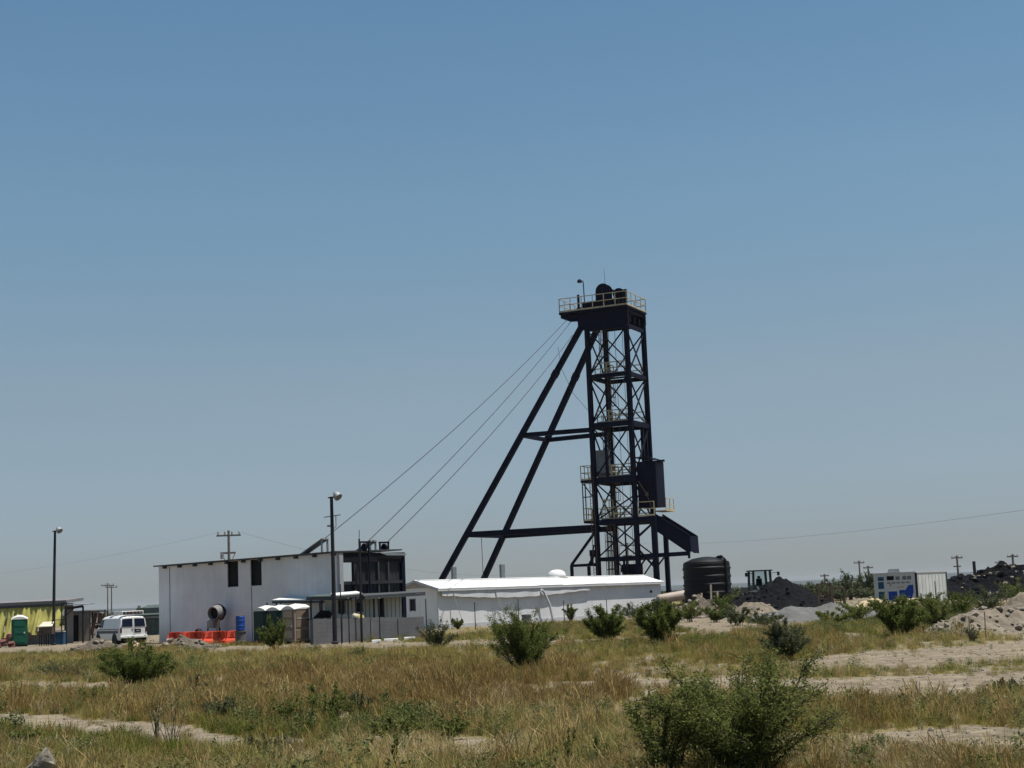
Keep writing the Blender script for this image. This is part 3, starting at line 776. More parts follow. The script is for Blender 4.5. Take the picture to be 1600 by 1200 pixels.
Q('end_sheet', MB().plate([(WL + .3, 3.0, ez + .0), (WL + .3, WD + .2, ez - .1), (WL + .3, WD + .2, ez - .22), (WL + .3, 3.7, ez - .2)], (.03, 0, 0)), 'galv')
# rope hoods on the roof
for x, y, L in ((WL - 2.2, .8, 2.4), (WL - .25, 3.1, 1.7)):
    h = .75 if y > 2 else 1.0
    hd = Q('rope_hood', MB().bar((x - L, y, HW1 + .12), (x, y, HW1 + h), .5, .1), 'roofgrey')
    for s in (-.22, .22): Q('hood_leg', MB().bar((x - .1, y + s, HW1 + .15), (x - .1, y + s, HW1 + h - .05), .1, .1), 'galv', hd)
# steel portals carrying the rope pulleys in front of the open end
for yy, zlo in ((1.55, -.05), (3.65, ez + .05)):
    x = WL + (.75 if zlo < 1 else .1)
    pt = Q('rope_portal', MB().bar((x, yy - .34, zlo), (x, yy - .34, ez + .62), .09, .09).bar((x, yy + .34, zlo), (x, yy + .34, ez + .62), .09, .09).bar((x, yy - .4, ez + .62), (x, yy + .4, ez + .62), .11, .11), 'steel')
    Q('pulley', MB().lathe([(.05, -.06), (.25, -.06), (.2, 0), (.25, .06), (.05, .06)], 16, (x, yy, ez + .3), (0, 1, 0)), 'steel', pt)
hood_pts = [WH.matrix_basis @ V(x, y, HW1 + z_) for x, y, z_ in ((WL - 2.2, .8, 1.05), (WL + .6, 1.9, .62), (WL + .1, 3.9, .62))]
# hoist ropes from the roof up to the headframe
rope_to = [tl(-2.35, .6, Z_DECK - .55), tl(-2.35, 1.8, Z_DECK - .5), tl(-1.75, .2, Z_GIRD - .3)]
ends_px = [(525, 840), (566, 846), (602, 846)]
lab = ['steel hoist rope running from the left roof hood up to the headframe deck', 'steel hoist rope running from the tall rope portal up to the headframe deck', 'steel hoist rope running from the small roof portal up under the headframe deck']
for i in range(3):
    a, b = hood_pts[i], rope_to[i]
    pts = [a + (b - a) * t - V(0, 0, 1.3 * 4 * t * (1 - t) * .5) for t in np.linspace(0, 1, 13)]
    tag(MB().path(pts, .032, 5).build('hoist_rope', 'rope'), lab[i], 'rope', 'hoist ropes')

# ================================================================== LONG WHITE SHED
S0, S1 = gx(686, 122), gx(1034, 150)
sd = (S1 - S0).normalized(); SL = (S1 - S0).length; s_rz = math.atan2(sd.y, sd.x)
SW = 4.0
SH = thing('long_shed', 'long low white-roofed shed with grey walls and small gable window in front of the headframe', 'shed', tuple(S0), s_rz)
hs = zat(S0, 918); rs = zat(S0 + V(-sd.y, sd.x, 0) * SW / 2, 908.5)
def S_(name, mb, m, par=None, **k): return mb.build(name, m, par or SH, **k)
S_('wall', MB().b2(0, SL, 0, .12, -.1, hs), 'tentwall')
S_('wall', MB().b2(0, SL, SW - .12, SW, -.1, hs), 'tentwall')
S_('end_wall', MB().b2(SL - .12, SL, .12, SW - .12, -.1, hs), 'tentwall')
# gable wall with a window opening
gw = MB(); y0, y1, z0, z1 = 2.35, 2.85, 1.45, 2.35
for a, b, c, d in ((.12, y0, -.1, hs), (y1, SW - .12, -.1, hs), (y0, y1, -.1, z0), (y0, y1, z1, hs)): gw.b2(0, .12, a, b, c, d)
S_('gable_wall', gw, 'gable')
S_('gable_top', MB().plate([(.0, .0, hs + .002), (.0, SW, hs + .002), (.0, SW / 2, rs - .05)], (.1, 0, 0)), 'skirt')
gwv = S_('window', MB().b2(.06, .09, y0, y1, z0, z1), 'glass')
S_('frame', MB().b2(-.02, .04, y0 - .07, y0 + .02, z0 - .05, z1 + .05).b2(-.02, .04, y1 - .02, y1 + .07, z0 - .05, z1 + .05).b2(-.02, .04, y0 + .02, y1 - .02, z1 - .03, z1 + .05), 'block', gwv)
npan = 10
for s in (0, 1):
    for i in range(npan):
        x0, x1 = -.45 + i * (SL + .8) / npan, -.45 + (i + 1) * (SL + .8) / npan - .025
        dz = random.uniform(-.02, .02)
        ya, yb = (-.35, SW / 2) if s == 0 else (SW + .35, SW / 2)
        za = hs - .12 + dz
        k = 3; rows = []
        for t in np.linspace(0, 1, k + 1):
            rows.append((ya + (yb - ya) * t, za + (rs + .04 - za) * t - .05 * math.sin(math.pi * t) * random.uniform(.2, 1.2)))
        mb = MB()
        for (p, q) in zip(rows[:-1], rows[1:]):
            mb.plate([(x0, p[0], p[1]), (x1, p[0], p[1]), (x1, q[0], q[1]), (x0, q[0], q[1])], (0, 0, .045))
        S_('roof_panel', mb, 'tentroof')
S_('ridge_cap', MB().plate([(-.5, SW / 2 - .2, rs + .06), (-.5, SW / 2, rs + .11), (-.5, SW / 2 + .2, rs + .06), (-.5, SW / 2, rs + .085)], (SL + .9, 0, 0)), 'tentroof')
S_('barge_board', MB().bar((-.42, -.36, hs - .16), (-.42, SW / 2, rs + .0), .05, .2).bar((-.42, SW + .36, hs - .16), (-.42, SW / 2, rs + .0), .05, .2), 'skirt')
S_('gutter_fascia', MB().b2(-.4, SL + .3, -.34, -.28, hs - .3, hs - .13), 'skirt')
# sagging fabric skirt; its darker grey also paints in the eave's shadow
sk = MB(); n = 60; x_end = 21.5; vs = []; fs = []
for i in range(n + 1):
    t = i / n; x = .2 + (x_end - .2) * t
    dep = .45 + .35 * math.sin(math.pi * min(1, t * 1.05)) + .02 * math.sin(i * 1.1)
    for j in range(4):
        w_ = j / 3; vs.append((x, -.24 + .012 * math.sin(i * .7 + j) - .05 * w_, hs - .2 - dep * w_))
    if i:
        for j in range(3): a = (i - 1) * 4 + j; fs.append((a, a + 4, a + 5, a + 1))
sk.add(vs, fs); S_('shade_toned_eave_skirt', sk, 'skirt', smooth=True)
# stays and props against the wall
for x, lean in ((1.6, .5), (7.2, .7)): S_('stay_strap', MB().bar((x, -.26, hs - .35), (x + lean, -.9, -.05), .1, .04), 'offwhite')
S_('prop_pole', MB().path([(14.6, -.9, -.05), (14.45, -.7, 1.4), (14.0, -.45, 2.55), (13.7, -.4, 2.75)], .11, 7), 'skirt')
S_('vent_pipe', MB().lathe([(.12, 0), (.12, .12)], 10, (SL - 1.9, -.02, hs - 1.0), (0, -1, 0)), 'black')
S_('kick_strip', MB().b2(0, SL, -.05, -.004, .0, .3), 'skirt')
# white dome and two pipes behind the shed
p = gx(873, 140); zt = zat(p, 890)
t = thing('dome_tank', 'small white domed tank rising above the long shed roof', 'tank', tuple(p))
MB().lathe([(1.0, -.05), (1.0, zt - .75)], 20).build('tank_body', 'offwhite', t)
MB().lathe([(.85, zt - .75), (.84, zt - .5), (.7, zt - .2), (.4, zt - .04), (.05, zt)], 20).build('tank_dome', 'white', t, smooth=True)
for u, vt, lb in ((711, 886, 'grey concrete post rising behind the shed roof near the outer back leg'), (787, 882, 'grey concrete post rising behind the shed roof beside the inner back leg')):
    p = gx(u + 1, 140); zt = zat(p, vt)
    t = thing('concrete_post', lb, 'post', tuple(p), .5, 'posts behind the long shed')
    MB().b2(-.19, .19, -.19, .19, -.1, zt).build('shaft', 'galv', t); MB().b2(-.25, .25, -.25, .25, -.05, .3).build('footing', 'block', t)

# ================================================================== LOW BLOCK WALL, WHITE SHED AND CANOPIES BETWEEN
B0, B1 = gx(489, 88), gx(663, 95)
bd = (B1 - B0).normalized(); BL = (B1 - B0).length; b_rz = math.atan2(bd.y, bd.x)
BW = thing('block_wall', 'low grey cinder block wall running from the toilets to the long shed', 'wall', tuple(B0), b_rz)
hb0, hb1 = zat(B0, 967), zat(B1, 963)
nb = 8
for i in range(nb):                       # bays of the wall, each a little different in height
    x0, x1 = BL * i / nb, BL * (i + 1) / nb - .006
    h = hb0 + (hb1 - hb0) * i / (nb - 1) + random.uniform(-.03, .03)
    mb = MB(); rows = 6
    for r in range(rows):
        z0, z1 = -.1 + (h + .1) * r / rows, -.1 + (h + .1) * (r + 1) / rows - .006
        mb.b2(x0, x1, .0, .2, z0, z1)
    mb.build('wall_bay', 'block', BW)
    if i % 2 == 0: MB().b2(x0 - .0, x0 + .22, -.05, -.004, -.1, h - .02).build('pilaster', 'block', BW)
# thin fence posts with wires above it
for u, d, vt, lb in ((533, 87, 912, 'thin fence post right beside the tall floodlight pole'), (545, 87.4, 935, 'thin dark fence post below the portal of the open hall end'), (593, 90, 935, 'thin fence post in front of the tall narrow door'), (666, 94, 935, 'thin fence post at the gable of the long shed'), (742, 112, 940, 'thin wire fence post before the long shed left of the white trestle'), (810, 118, 935, 'thin wire fence post beside the bent prop pole'), (881, 124, 938, 'thin wire fence post in front of the middle of the long shed'), (948, 130, 936, 'thin wire fence post in front of the right half of the long shed')):
    p = gx(u + 1, d); zt = zat(p, vt)
    t = thing('fence_post', lb, 'fence post', tuple(p), 0, 'wire fence posts')
    MB().tube((0, 0, -.1), (0, 0, zt), .035, .03, 6).build('shaft', 'pole', t)
    MB().tube((0, 0, zt), (0, 0, zt + .03), .045, .02, 6).build('cap', 'galv', t)
# tall rope pole in front of the hall end
p = gx(565.5, 88.5); zt = zat(p, 842)
t = thing('slim_mast', 'slim dark mast standing behind the block wall before the open hall end', 'mast', tuple(p))
MB().tube((0, 0, -.1), (0, 0, zt), .075, .05, 8).build('shaft', 'pole', t); MB().tube((0, 0, zt - .05), (.02, 0, zt + .5), .02, n=5).build('tip', 'pole', t)
MB().bar((-.2, 0, 2.3), (.2, 0, 2.6), .18, .25).build('bracket', 'pole', t)
# small white building with door and window behind the block wall
K0, K1 = gx(529, 92.3), gx(629, 96.6)
kd = (K1 - K0).normalized(); KL = (K1 - K0).length; k_rz = math.atan2(kd.y, kd.x)
KB = thing('white_hut', 'low white panelled hut with dark door and window under the dark canopy', 'hut', tuple(K0), k_rz)
zk = zat(K0, 932)
def ka(u): return (gx(u, 92.3 + 4.3 * (u - 529) / 100) - K0).dot(kd)
ops = [(ka(530), ka(540), 1.0, 2.6), (ka(557.5), ka(567), zat(K0, 963) + .2, 2.7), (ka(592), ka(600.5), .1, 2.75)]
mb = MB(); x = 0
for a, b, c, d in ops:
    mb.b2(x, a, 0, .12, -.1, zk); mb.b2(a, b, 0, .12, -.1, c); mb.b2(a, b, 0, .12, d, zk); x = b
mb.b2(x, KL, 0, .12, -.1, zk); mb.build('wall', 'offwhite', KB)
MB().b2(0, .12, .12, 1.1, -.1, zk).b2(KL - .12, KL, .12, 1.1, -.1, zk).b2(.12, KL - .12, 1.0, 1.1, -.1, zk).build('wall', 'offwhite', KB)
for (a, b, c, d), nm in zip(ops, ('window', 'window', 'door')):
    w_ = MB().b2(a + .03, b - .03, .07, .1, c + .03, d - .03).build(nm, 'black', KB)
    MB().b2(a - .04, a, -.03, -.003, c, d + .04).b2(b, b + .04, -.03, -.003, c, d + .04).build('frame', 'roofgrey', w_)
MB().plate([(-.2, -.3, zk + .01), (KL + .2, -.3, zk + .01), (KL + .2, 1.2, zk + .06), (-.2, 1.2, zk + .06)], (0, 0, .08)).build('roof', 'roofdark', KB)
for i in range(14):
    x = .4 + i * (KL - .6) / 13
    if all(not (a - .1 < x < b + .1) for a, b, c, d in ops): MB().b2(x, x + .04, -.016, -.003, .0, zk - .02).build('panel_joint', 'roofgrey', KB)
def canopy(name, label, u0, d0, u1, d1, v0, v1, depth, m, posts, drop=.25, back=0):
    a, b = gx(u0, d0), gx(u1, d1); za, zb = zat(a, v0), zat(b, v1)
    dd = (b - a).normalized(); nn = V(-dd.y, dd.x, 0); L = (b - a).length
    t = thing(name, label, 'canopy', tuple(a), math.atan2(dd.y, dd.x))
    MB().plate([(0, 0, za), (L, 0, zb), (L, depth, zb + drop), (0, depth, za + drop)], (0, 0, .07)).build('roof_sheet', m, t)
    MB().bar((0, .05, za - .08), (L, .05, zb - .08), .1, .14).build('edge_beam', 'roofdark', t)
    MB().bar((0, depth - .1, za + drop - .1), (L, depth - .1, zb + drop - .1), .1, .16).build('edge_beam', 'roofdark', t)
    for k in range(4):
        f = (k + .5) / 4; MB().bar((L * f, .05, za + (zb - za) * f - .0), (L * f, depth - .1, za + (zb - za) * f + drop - .02), .08, .1).build('rafter', 'roofdark', t)
    for f in posts:
        for y in (.05, depth - .1):
            zz_ = za + (zb - za) * f + (drop if y > 1 else 0)
            MB().bar((L * f, y, -.1), (L * f, y, zz_ - .1), .07, .07).build('post', 'pole', t)
    return t
canopy('sheet_canopy', 'pale metal canopy sheet sloping above the portable toilets', 426, 97.5, 507, 95.5, 939, 938, 1.6, 'tentroof', (.08, .92), .22)
canopy('sheet_canopy', 'dark green canopy sheet running behind the floodlight pole', 480, 92, 543, 90.5, 934, 933, 1.2, 'corr_green', (.1,), .12)
canopy('sheet_canopy', 'pale canopy sheet over the block wall right of the floodlight pole', 527, 89.8, 568, 90.5, 931.5, 928, 1.0, 'tentroof', (.95,), .12)
canopy('sheet_canopy', 'long dark canopy sheet reaching from the hall end to the long shed gable', 533, 91, 667, 96.4, 935, 926.5, 1.0, 'roofdark', (.03, .5), .1)
# clutter behind the wall
p = gx(505, 92.5); t = thing('wheelbarrow', 'dark wheelbarrow tipped up beside the block wall end', 'wheelbarrow', tuple(p), .2)
MB().plate([(-.6, -.3, 1.42), (.75, -.3, 1.45), (.35, -.3, 1.85), (-.1, -.3, 1.9)], (0, .6, 0)).build('tray', 'black', t)
MB().bar((-.95, -.25, 1.38), (.4, -.25, 1.36), .05, .06).bar((-.95, .25, 1.38), (.4, .25, 1.36), .05, .06).build('handle', 'pole', t)
for x in (-.6, .3): MB().bar((x, -.25, -.05), (x + .15, -.25, 1.38), .05, .05).bar((x, .25, -.05), (x + .15, .25, 1.38), .05, .05).build('leg', 'pole', t)
p = gx(540, 91.4); t = thing('material_pallet', 'pallet of pale bags standing behind the block wall', 'pallet', tuple(p), .15)
MB().b2(-.8, .8, -.5, .5, -.05, .15).b2(-.75, .75, -.45, .45, .15, 1.3).build('crate', 'wood', t)
for i in range(5): MB().lathe([(.05, -.33), (.19, -.28), (.21, 0), (.19, .28), (.05, .33)], 10, (-.6 + i * .3, 0, 1.46), (0, 1, .05)).build('bag', 'woodpale', t, smooth=True)
p = gx(556, 92.0); t = thing('tarped_stack', 'low stack under an olive tarpaulin behind the block wall', 'stack', tuple(p), .1)
MB().lathe([(.6, 0), (.6, 1.2), (.5, 1.5), (.25, 1.58), (.02, 1.6)], 12).build('tarpaulin', 'tarp', t, smooth=False); MB().b2(-.62, .62, -.62, .62, -.05, .2).build('pallet', 'wood', t)
for u, d, w, lb in ((588, 87.5, .55, 'short white kerb stone at the foot of the block wall'), (611, 89, .85, 'longer white kerb stone at the foot of the block wall'), (640, 91, .7, 'white kerb stone near the shed end of the block wall')):
    p = gx(u, d); MB_ = MB().box((0, 0, .03), (w, .3, .24), .1, (.94, .8))
    o = MB_.build('kerb_stone', 'white', None, bevel=.03); o.location = p; tag(o, lb, 'kerb stone', 'white kerb stones')
# white trestle and bucket in front of the long shed
p = gx(777, 119); t = thing('trestle', 'white A-shaped trestle standing before the long shed wall', 'trestle', tuple(p), .1)
for y in (-.5, .5):
    for s in (-1, 1): MB().bar((s * .55, y, -.04), (s * .08, y, 1.15), .13, .09).build('leg', 'white', t)
MB().bar((0, -.6, 1.17), (0, .6, 1.17), .16, .1).build('top_bar', 'white', t); MB().bar((-.33, -.5, .5), (.33, -.5, .5), .08, .06).build('cross_bar', 'white', t)
p = gx(823, 117); t = thing('bucket', 'grey plastic bucket by the bent prop pole', 'bucket', tuple(p))
MB().lathe([(.3, -.03), (.36, .8), (.4, .8), (.4, .88), (.34, .88), (.3, .5)], 16).build('body', 'galv', t); MB().path([(.36 * math.cos(a), 0, .85 - .5 * math.sin(a)) for a in np.linspace(0, math.pi, 9)], .015, 4).build('handle', 'pole', t)

# ================================================================== PORTABLE TOILETS
def toilet(label, u, d, rz, body, panel, hh=2.05, group='portable toilets'):
    p = gx(u, d)
    t = thing('portable_toilet', label, 'portable toilet', tuple(p), rz, group)
    w = .56
    MB().b2(-w - .04, w + .04, -w - .04, w + .04, -.02, .14).build('skid_base', 'blackplastic', t)
    b = MB().b2(-w, w, -w, w, .14, hh)
    b.build('cabin', body, t, bevel=.03)
    dr = MB().b2(-w + .1, w - .1, -w - .035, -w - .003, .2, hh - .12).build('door', panel, t, bevel=.01)
    for z in (.35, 1.0, 1.55): MB().b2(-w + .17, w - .17, -w - .055, -w - .037, z, z + .42).build('door_panel', body, dr)
    MB().b2(w - .24, w - .15, -w - .075, -w - .058, .98, 1.1).build('handle', 'white', dr)
    for s in (-1, 1):
        for z in (.3, .95, 1.5):
            x0, x1 = (s * w + s * .003, s * w + s * .03) if s > 0 else (s * w - .03, s * w - .003)
            MB().b2(x0, x1, -w + .1, w - .1, z, z + .5).build('side_panel', panel, t, bevel=.008)
        x0 = s * (w + .032); MB().b2(min(x0, x0 + s * .012), max(x0, x0 + s * .012), -w + .15, w - .15, 1.47, 1.505).build('side_rib', 'toilet_roof', t)
    r = MB(); n = 9; vs = []; fs = []
    for i in range(n):                     # arched white roof, lower towards the door
        x = -w - .05 + (2 * w + .1) * i / (n - 1); k = 1 - (2 * i / (n - 1) - 1) ** 2
        for y, z in ((-w - .07, hh - .05 + .2 * k), (0, hh + .04 + .24 * k), (w + .07, hh + .02 + .2 * k)): vs.append((x, y, z))
        for y in (-w - .07, w + .07): vs.append((x, y, hh - .06))
        if i:
            a, c = (i - 1) * 5, i * 5
            fs += [(a, c, c + 1, a + 1), (a + 1, c + 1, c + 2, a + 2), (a, a + 3, c + 3, c), (a + 2, c + 2, c + 4, a + 4), (a + 3, a + 4, c + 4, c + 3)]
    fs += [(0, 1, 2, 4, 3), tuple(reversed([(n - 1) * 5 + k for k in (0, 1, 2, 4, 3)]))]
    r.add(vs, fs); r.build('roof', 'toilet_roof', t)
    MB().tube((-w + .2, w - .15, hh), (-w + .2, w - .15, hh + .42), .055, n=8).build('vent_pipe', 'pole', t)
    return t
toilet('dark green portable toilet at the outer end of the row by the hall', 417, 95, R(-38), 'toilet_dk', 'toilet_dk')
toilet('dark green portable toilet standing between its neighbour and the brown one', 438.5, 94, R(-38), 'toilet_dk', 'toilet_dk')
toilet('brown portable toilet with ribbed side panels beside the dark green ones', 463, 92.5, R(-42), 'toilet_br2', 'toilet_br', 2.08)
toilet('bright green portable toilet with white roof before the yellow tarpaulin', 30.5, 119, R(17), 'toilet_gn', 'toilet_gn', 2.12)

# ================================================================== VAN
def make_van():
    p = gx(188, 109)
    t = thing('ambulance_van', 'white van with purple side stripe, dark rear windows and roof light bars', 'van', tuple(p), R(90 + 35))
    L, W, H, z0 = 5.0, .99, 2.02, .36
    st = []                                  # stations: x, half width, belt z, roof z, roof half width
    prof = [(-2.5, .93, 1.12, 1.55, .80), (-2.46, .97, 1.15, 1.90, .80), (-2.3, .99, 1.17, 2.0, .79), (-1.6, 1.0, 1.18, 2.03, .79), (.6, 1.0, 1.18, 2.03, .79), (1.2, 1.0, 1.18, 1.98, .76), (1.75, .99, 1.18, 1.35, .82), (2.35, .95, 1.05, 1.12, .84), (2.5, .88, .9, .98, .8)]
    vs, fs = [], []
    for x, hw_, zb, zr, rw in prof:
        zb = min(zb, zr - .05)
        ring = [(-hw_ * .94, z0), (-hw_, z0 + .2), (-hw_, zb), (-(hw_ * .35 + rw * .65), zb + (zr - zb) * .8), (-rw * .9, zr - .02), (-rw * .45, zr + .03), (rw * .45, zr + .03), (rw * .9, zr - .02), ((hw_ * .35 + rw * .65), zb + (zr - zb) * .8), (hw_, zb), (hw_, z0 + .2), (hw_ * .94, z0)]
        vs += [(x, y, z) for y, z in ring]
    n = 12
    for i in range(len(prof) - 1):
        for k in range(n):
            a, b = i * n + k, i * n + (k + 1) % n
            fs.append((a, b, b + n, a + n))
    fs.append(tuple(range(n))); fs.append(tuple(reversed(range((len(prof) - 1) * n, len(prof) * n))))
    MB().add(vs, fs).build('body', 'vanwhite', t, bevel=.035)
    for s in (-1, 1):                        # rear doors with windows
        y0, y1 = (.03, .86) if s > 0 else (-.86, -.03)
        d = MB().b2(-2.535, -2.505, y0, y1, .66, 1.5).build('rear_door', 'vanwhite', t, bevel=.01)
        MB().plate([(-2.545, s * .07, 1.27), (-2.545, s * .84, 1.27), (-2.5, s * .78, 1.80), (-2.5, s * .07, 1.82)], (-.012, 0, 0)).build('rear_window', 'glass', t)
        MB().b2(-2.555, -2.537, s * .90 - .06, s * .90 + .06, .88, 1.22).build('taillight', 'red', t)
        MB().b2(-2.556, -2.54, s * .1 - .03, s * .1 + .03, .98, 1.14).build('handle', 'black', d)
    MB().plate([(-2.5, -.84, 1.22), (-2.5, .84, 1.22), (-2.47, .78, 1.86), (-2.47, -.78, 1.86)], (-.012, 0, 0)).build('rear_hatch_frame', 'vanwhite', t)
    pl = MB().b2(-2.555, -2.537, -.52, -.08, .86, 1.10).build('number_plate', 'black', t)
    MB().b2(-2.562, -2.556, -.42, -.18, .94, 1.02).build('plate_print', 'galv', pl)
    MB().b2(-2.66, -2.5, -.98, .98, .50, .66).build('rear_bumper', 'vanwhite', t, bevel=.03)
    MB().b2(-2.58, -2.45, -.9, .9, .30, .48).build('rear_step', 'black', t)
    MB().b2(2.45, 2.6, -.95, .95, .42, .62).build('front_bumper', 'chrome', t)
    for s in (-1, 1):
        y0, y1 = (1.002, 1.014) if s > 0 else (-1.014, -1.002)
        MB().b2(-2.2, 1.9, y0, y1, .84, 1.02).build('side_stripe', 'stripe', t)
        MB().b2(-2.4, 1.7, y0, y1, 1.09, 1.14).build('thin_stripe', 'stripe', t)
        MB().plate([(.75, s * .93, 1.25), (1.5, s * .93, 1.25), (1.2, s * .86, 1.75), (.75, s * .86, 1.8)], (0, s * .07, 0)).build('side_window', 'glass', t)
        MB().plate([(1.6, s * .99, 1.2), (1.7, s * 1.2, 1.2), (1.7, s * 1.2, 1.42), (1.6, s * .99, 1.42)], (.08, 0, 0)).build('mirror', 'black', t)
        for x in (-1.55, 1.65):
            ax = (0, s, 0); c = (x, s * .80, .36)
            w_ = MB().lathe([(.12, -.12), (.34, -.12), (.37, -.07), (.37, .1), (.34, .18), (.2, .19)], 18, c, ax).build('wheel', 'rubber', t)
            MB().lathe([(.04, .16), (.2, .17), (.22, .192), (.16, .2), (.04, .205)], 14, c, ax).build('rim', 'chrome', w_)
            MB().lathe([(.42, .19), (.45, .2), (.45, .216), (.42, .217)], 18, (x, s * .80, .40), ax).build('wheel_arch', 'rubber', t)
        MB().b2(2.46, 2.53, s * .7 - .14, s * .7 + .14, .72, .9).build('headlight', 'chrome', t)
    MB().plate([(1.72, -.78, 1.3), (1.72, .78, 1.3), (1.26, .68, 1.9), (1.26, -.68, 1.9)], (.03, 0, .03)).build('windscreen', 'glass', t)
    lb = MB().b2(-2.42, -2.05, -.78, .78, 2.06, 2.34).build('rear_light_bar', 'vanwhite', t, bevel=.03)
    MB().b2(-2.44, -2.422, -.7, .7, 2.12, 2.29).build('light_recess', 'black', lb)
    for i in range(5): MB().b2(-2.452, -2.441, -.6 + i * .26, -.6 + i * .26 + .13, 2.15, 2.26).build('lamp', ('galv', 'brick', 'galv', 'brick', 'galv')[i], lb)
    fb = MB().b2(-.7, -.1, -.75, .75, 2.07, 2.36).build('roof_light_bar', 'galv', t, bevel=.04)
    MB().b2(-.6, -.2, -.6, .6, 2.36, 2.41).build('beacon', 'chrome', fb)
make_van()

# ================================================================== ORANGE BARRIERS, MIXER, BARREL
def wallpt(u, off, d0=104):                   # point in front of the hall's wall, at pixel column u
    n_ = V(wd.y, -wd.x, 0); s = along(u)
    for _ in range(8):
        q = W0 + wd * s + n_ * off; s += (u - float(proj(np.array([q.x]), np.array([q.y]), np.array([.4]))[0][0])) * q.y / F / max(.3, wd.x)
    return W0 + wd * s + n_ * off
def barrier(label, u, off, rz, tilt, L=1.5):
    p = wallpt(u, off)
    t = thing('orange_barrier', label, 'barrier', tuple(p), w_rz + rz, 'orange plastic barriers')
    prof = [(-.30, 0), (.30, 0), (.27, .18), (.12, .34), (.09, .80), (-.09, .80), (-.12, .34), (-.27, .18)]
    k = math.tan(tilt)
    MB().plate([(-L / 2, y - k * z, z) for y, z in prof], (L, 0, 0)).build('body', 'orange', t, bevel=.02)
    for i in range(3):
        x = -L / 2 + .28 + i * (L - .56) / 2
        MB().plate([(x - .17, -.131 - k * .4, .40), (x + .17, -.131 - k * .4, .40), (x + .13, -.103 - k * .72, .72), (x - .13, -.103 - k * .72, .72)], (0, -.02, 0)).build('recess_panel', 'orange', t)
    for s in (-1, 1):
        x0, x1 = sorted((s * L / 2 + s * .003, s * L / 2 + s * .07)); MB().b2(x0, x1, -.05 - k * .5, .05 - k * .5, .25, .75).build('joint_lug', 'orange', t)
specs = [('orange barrier at the outer end of the row by the hall corner', 276, 1.6, .55, .3), ('orange barrier second from the hall corner, leaning back', 292, 1.9, .35, -.32),
         ('orange barrier third from the hall corner with a raised end', 308, 1.6, .75, .25), ('orange barrier standing right in front of the cement mixer', 327, 1.9, .4, -.3),
         ('orange barrier between the cement mixer and the blue barrel', 345, 1.6, .6, .28), ('orange barrier touching the blue barrel', 363, 1.8, .5, -.25)]
for s in specs: barrier(*s, L=.8)
p = wallpt(262, 2.2); t = thing('orange_cone', 'small orange traffic cone beside the hall corner', 'cone', tuple(p), 0)
MB().b2(-.2, .2, -.2, .2, -.01, .05).build('base', 'orange', t); MB().lathe([(.15, .05), (.03, .6)], 14).build('cone', 'orange', t); MB().lathe([(.112, .25), (.085, .38)], 14).build('band', 'white', t)
p = wallpt(336, .95)
t = thing('cement_mixer', 'tilted grey cement mixer drum with dark open mouth against the hall wall', 'cement mixer', tuple(p), w_rz)
axd = V(.31, -.93, -.12).normalized(); cpt = V(.25, .1, 2.0)
MB().lathe([(.16, -.5), (.36, -.45), (.52, -.15), (.52, .12), (.47, .3), (.42, .5), (.45, .54), (.40, .54), (.36, .25)], 22, cpt, axd).build('drum', 'roofgrey', t)
MB().lathe([(.38, .30), (.02, .31)], 18, cpt, axd).build('drum_mouth', 'black', t)
MB().lathe([(.525, -.12), (.56, -.1), (.56, .02), (.525, .04)], 22, cpt, axd).build('ring_gear', 'steel', t)
MB().b2(-.55, .2, -.3, .3, 1.0, 1.55).build('engine_cover', 'galv', t, bevel=.08)
MB().bar((-.9, -.35, .6), (.9, -.35, .6), .1, .12).bar((-.9, .35, .6), (.9, .35, .6), .1, .12).bar((.75, -.35, .6), (.6, 0, 2.1), .1, .1).bar((-.4, -.3, .66), (-.4, -.3, 1.0), .08, .08).bar((.1, .3, .66), (.1, .3, 1.0), .08, .08).bar((-.9, 0, .58), (-2.2, 0, .45), .1, .1).bar((-.9, -.3, .6), (-.9, .3, .6), .1, .1).build('frame', 'steel_rust', t)
for s in (-1, 1): MB().lathe([(.1, -.09), (.36, -.09), (.38, 0), (.36, .09), (.1, .09)], 16, (.35, s * .5, .36), (0, 1, 0)).build('wheel', 'rubber', t)
MB().bar((.35, -.5, .36), (.35, .5, .36), .08, .08).bar((.35, -.3, .36), (.35, -.3, .6), .1, .1).bar((.35, .3, .36), (.35, .3, .6), .1, .1).build('axle', 'steel_rust', t)
MB().tube((-2.15, 0, .45), (-2.15, 0, -.03), .04, n=6).build('jack_stand', 'steel', t)
p = wallpt(311, 1.0); t = thing('tyre', 'black tyre leaning behind the orange barriers by the mixer', 'tyre', tuple(p), w_rz)
MB().lathe([(.3, -.12), (.46, -.12), (.5, 0), (.46, .12), (.3, .12), (.28, 0)], 20, (0, 0, .5), (.15, 1, .1)).build('tread', 'rubber', t); MB().lathe([(.1, -.05), (.29, -.06), (.29, .06), (.1, .05)], 16, (0, 0, .5), (.15, 1, .1)).build('rim', 'steel_rust', t)
p = gx(376, 97.5)
t = thing('concrete_pipe', 'grey upright concrete pipe section carrying the blue barrel', 'pipe', tuple(p))
MB().lathe([(.3, -.05), (.34, 0), (.34, .72), (.38, .74), (.38, .82), (.3, .82), (.28, .6)], 18).build('body', 'block', t); MB().lathe([(.36, .1), (.37, .12), (.37, .18), (.36, .2)], 18).build('collar', 'block', t)
t = thing('barrel', 'blue plastic barrel standing on a grey concrete pipe by the hall', 'barrel', (p.x, p.y, .82))
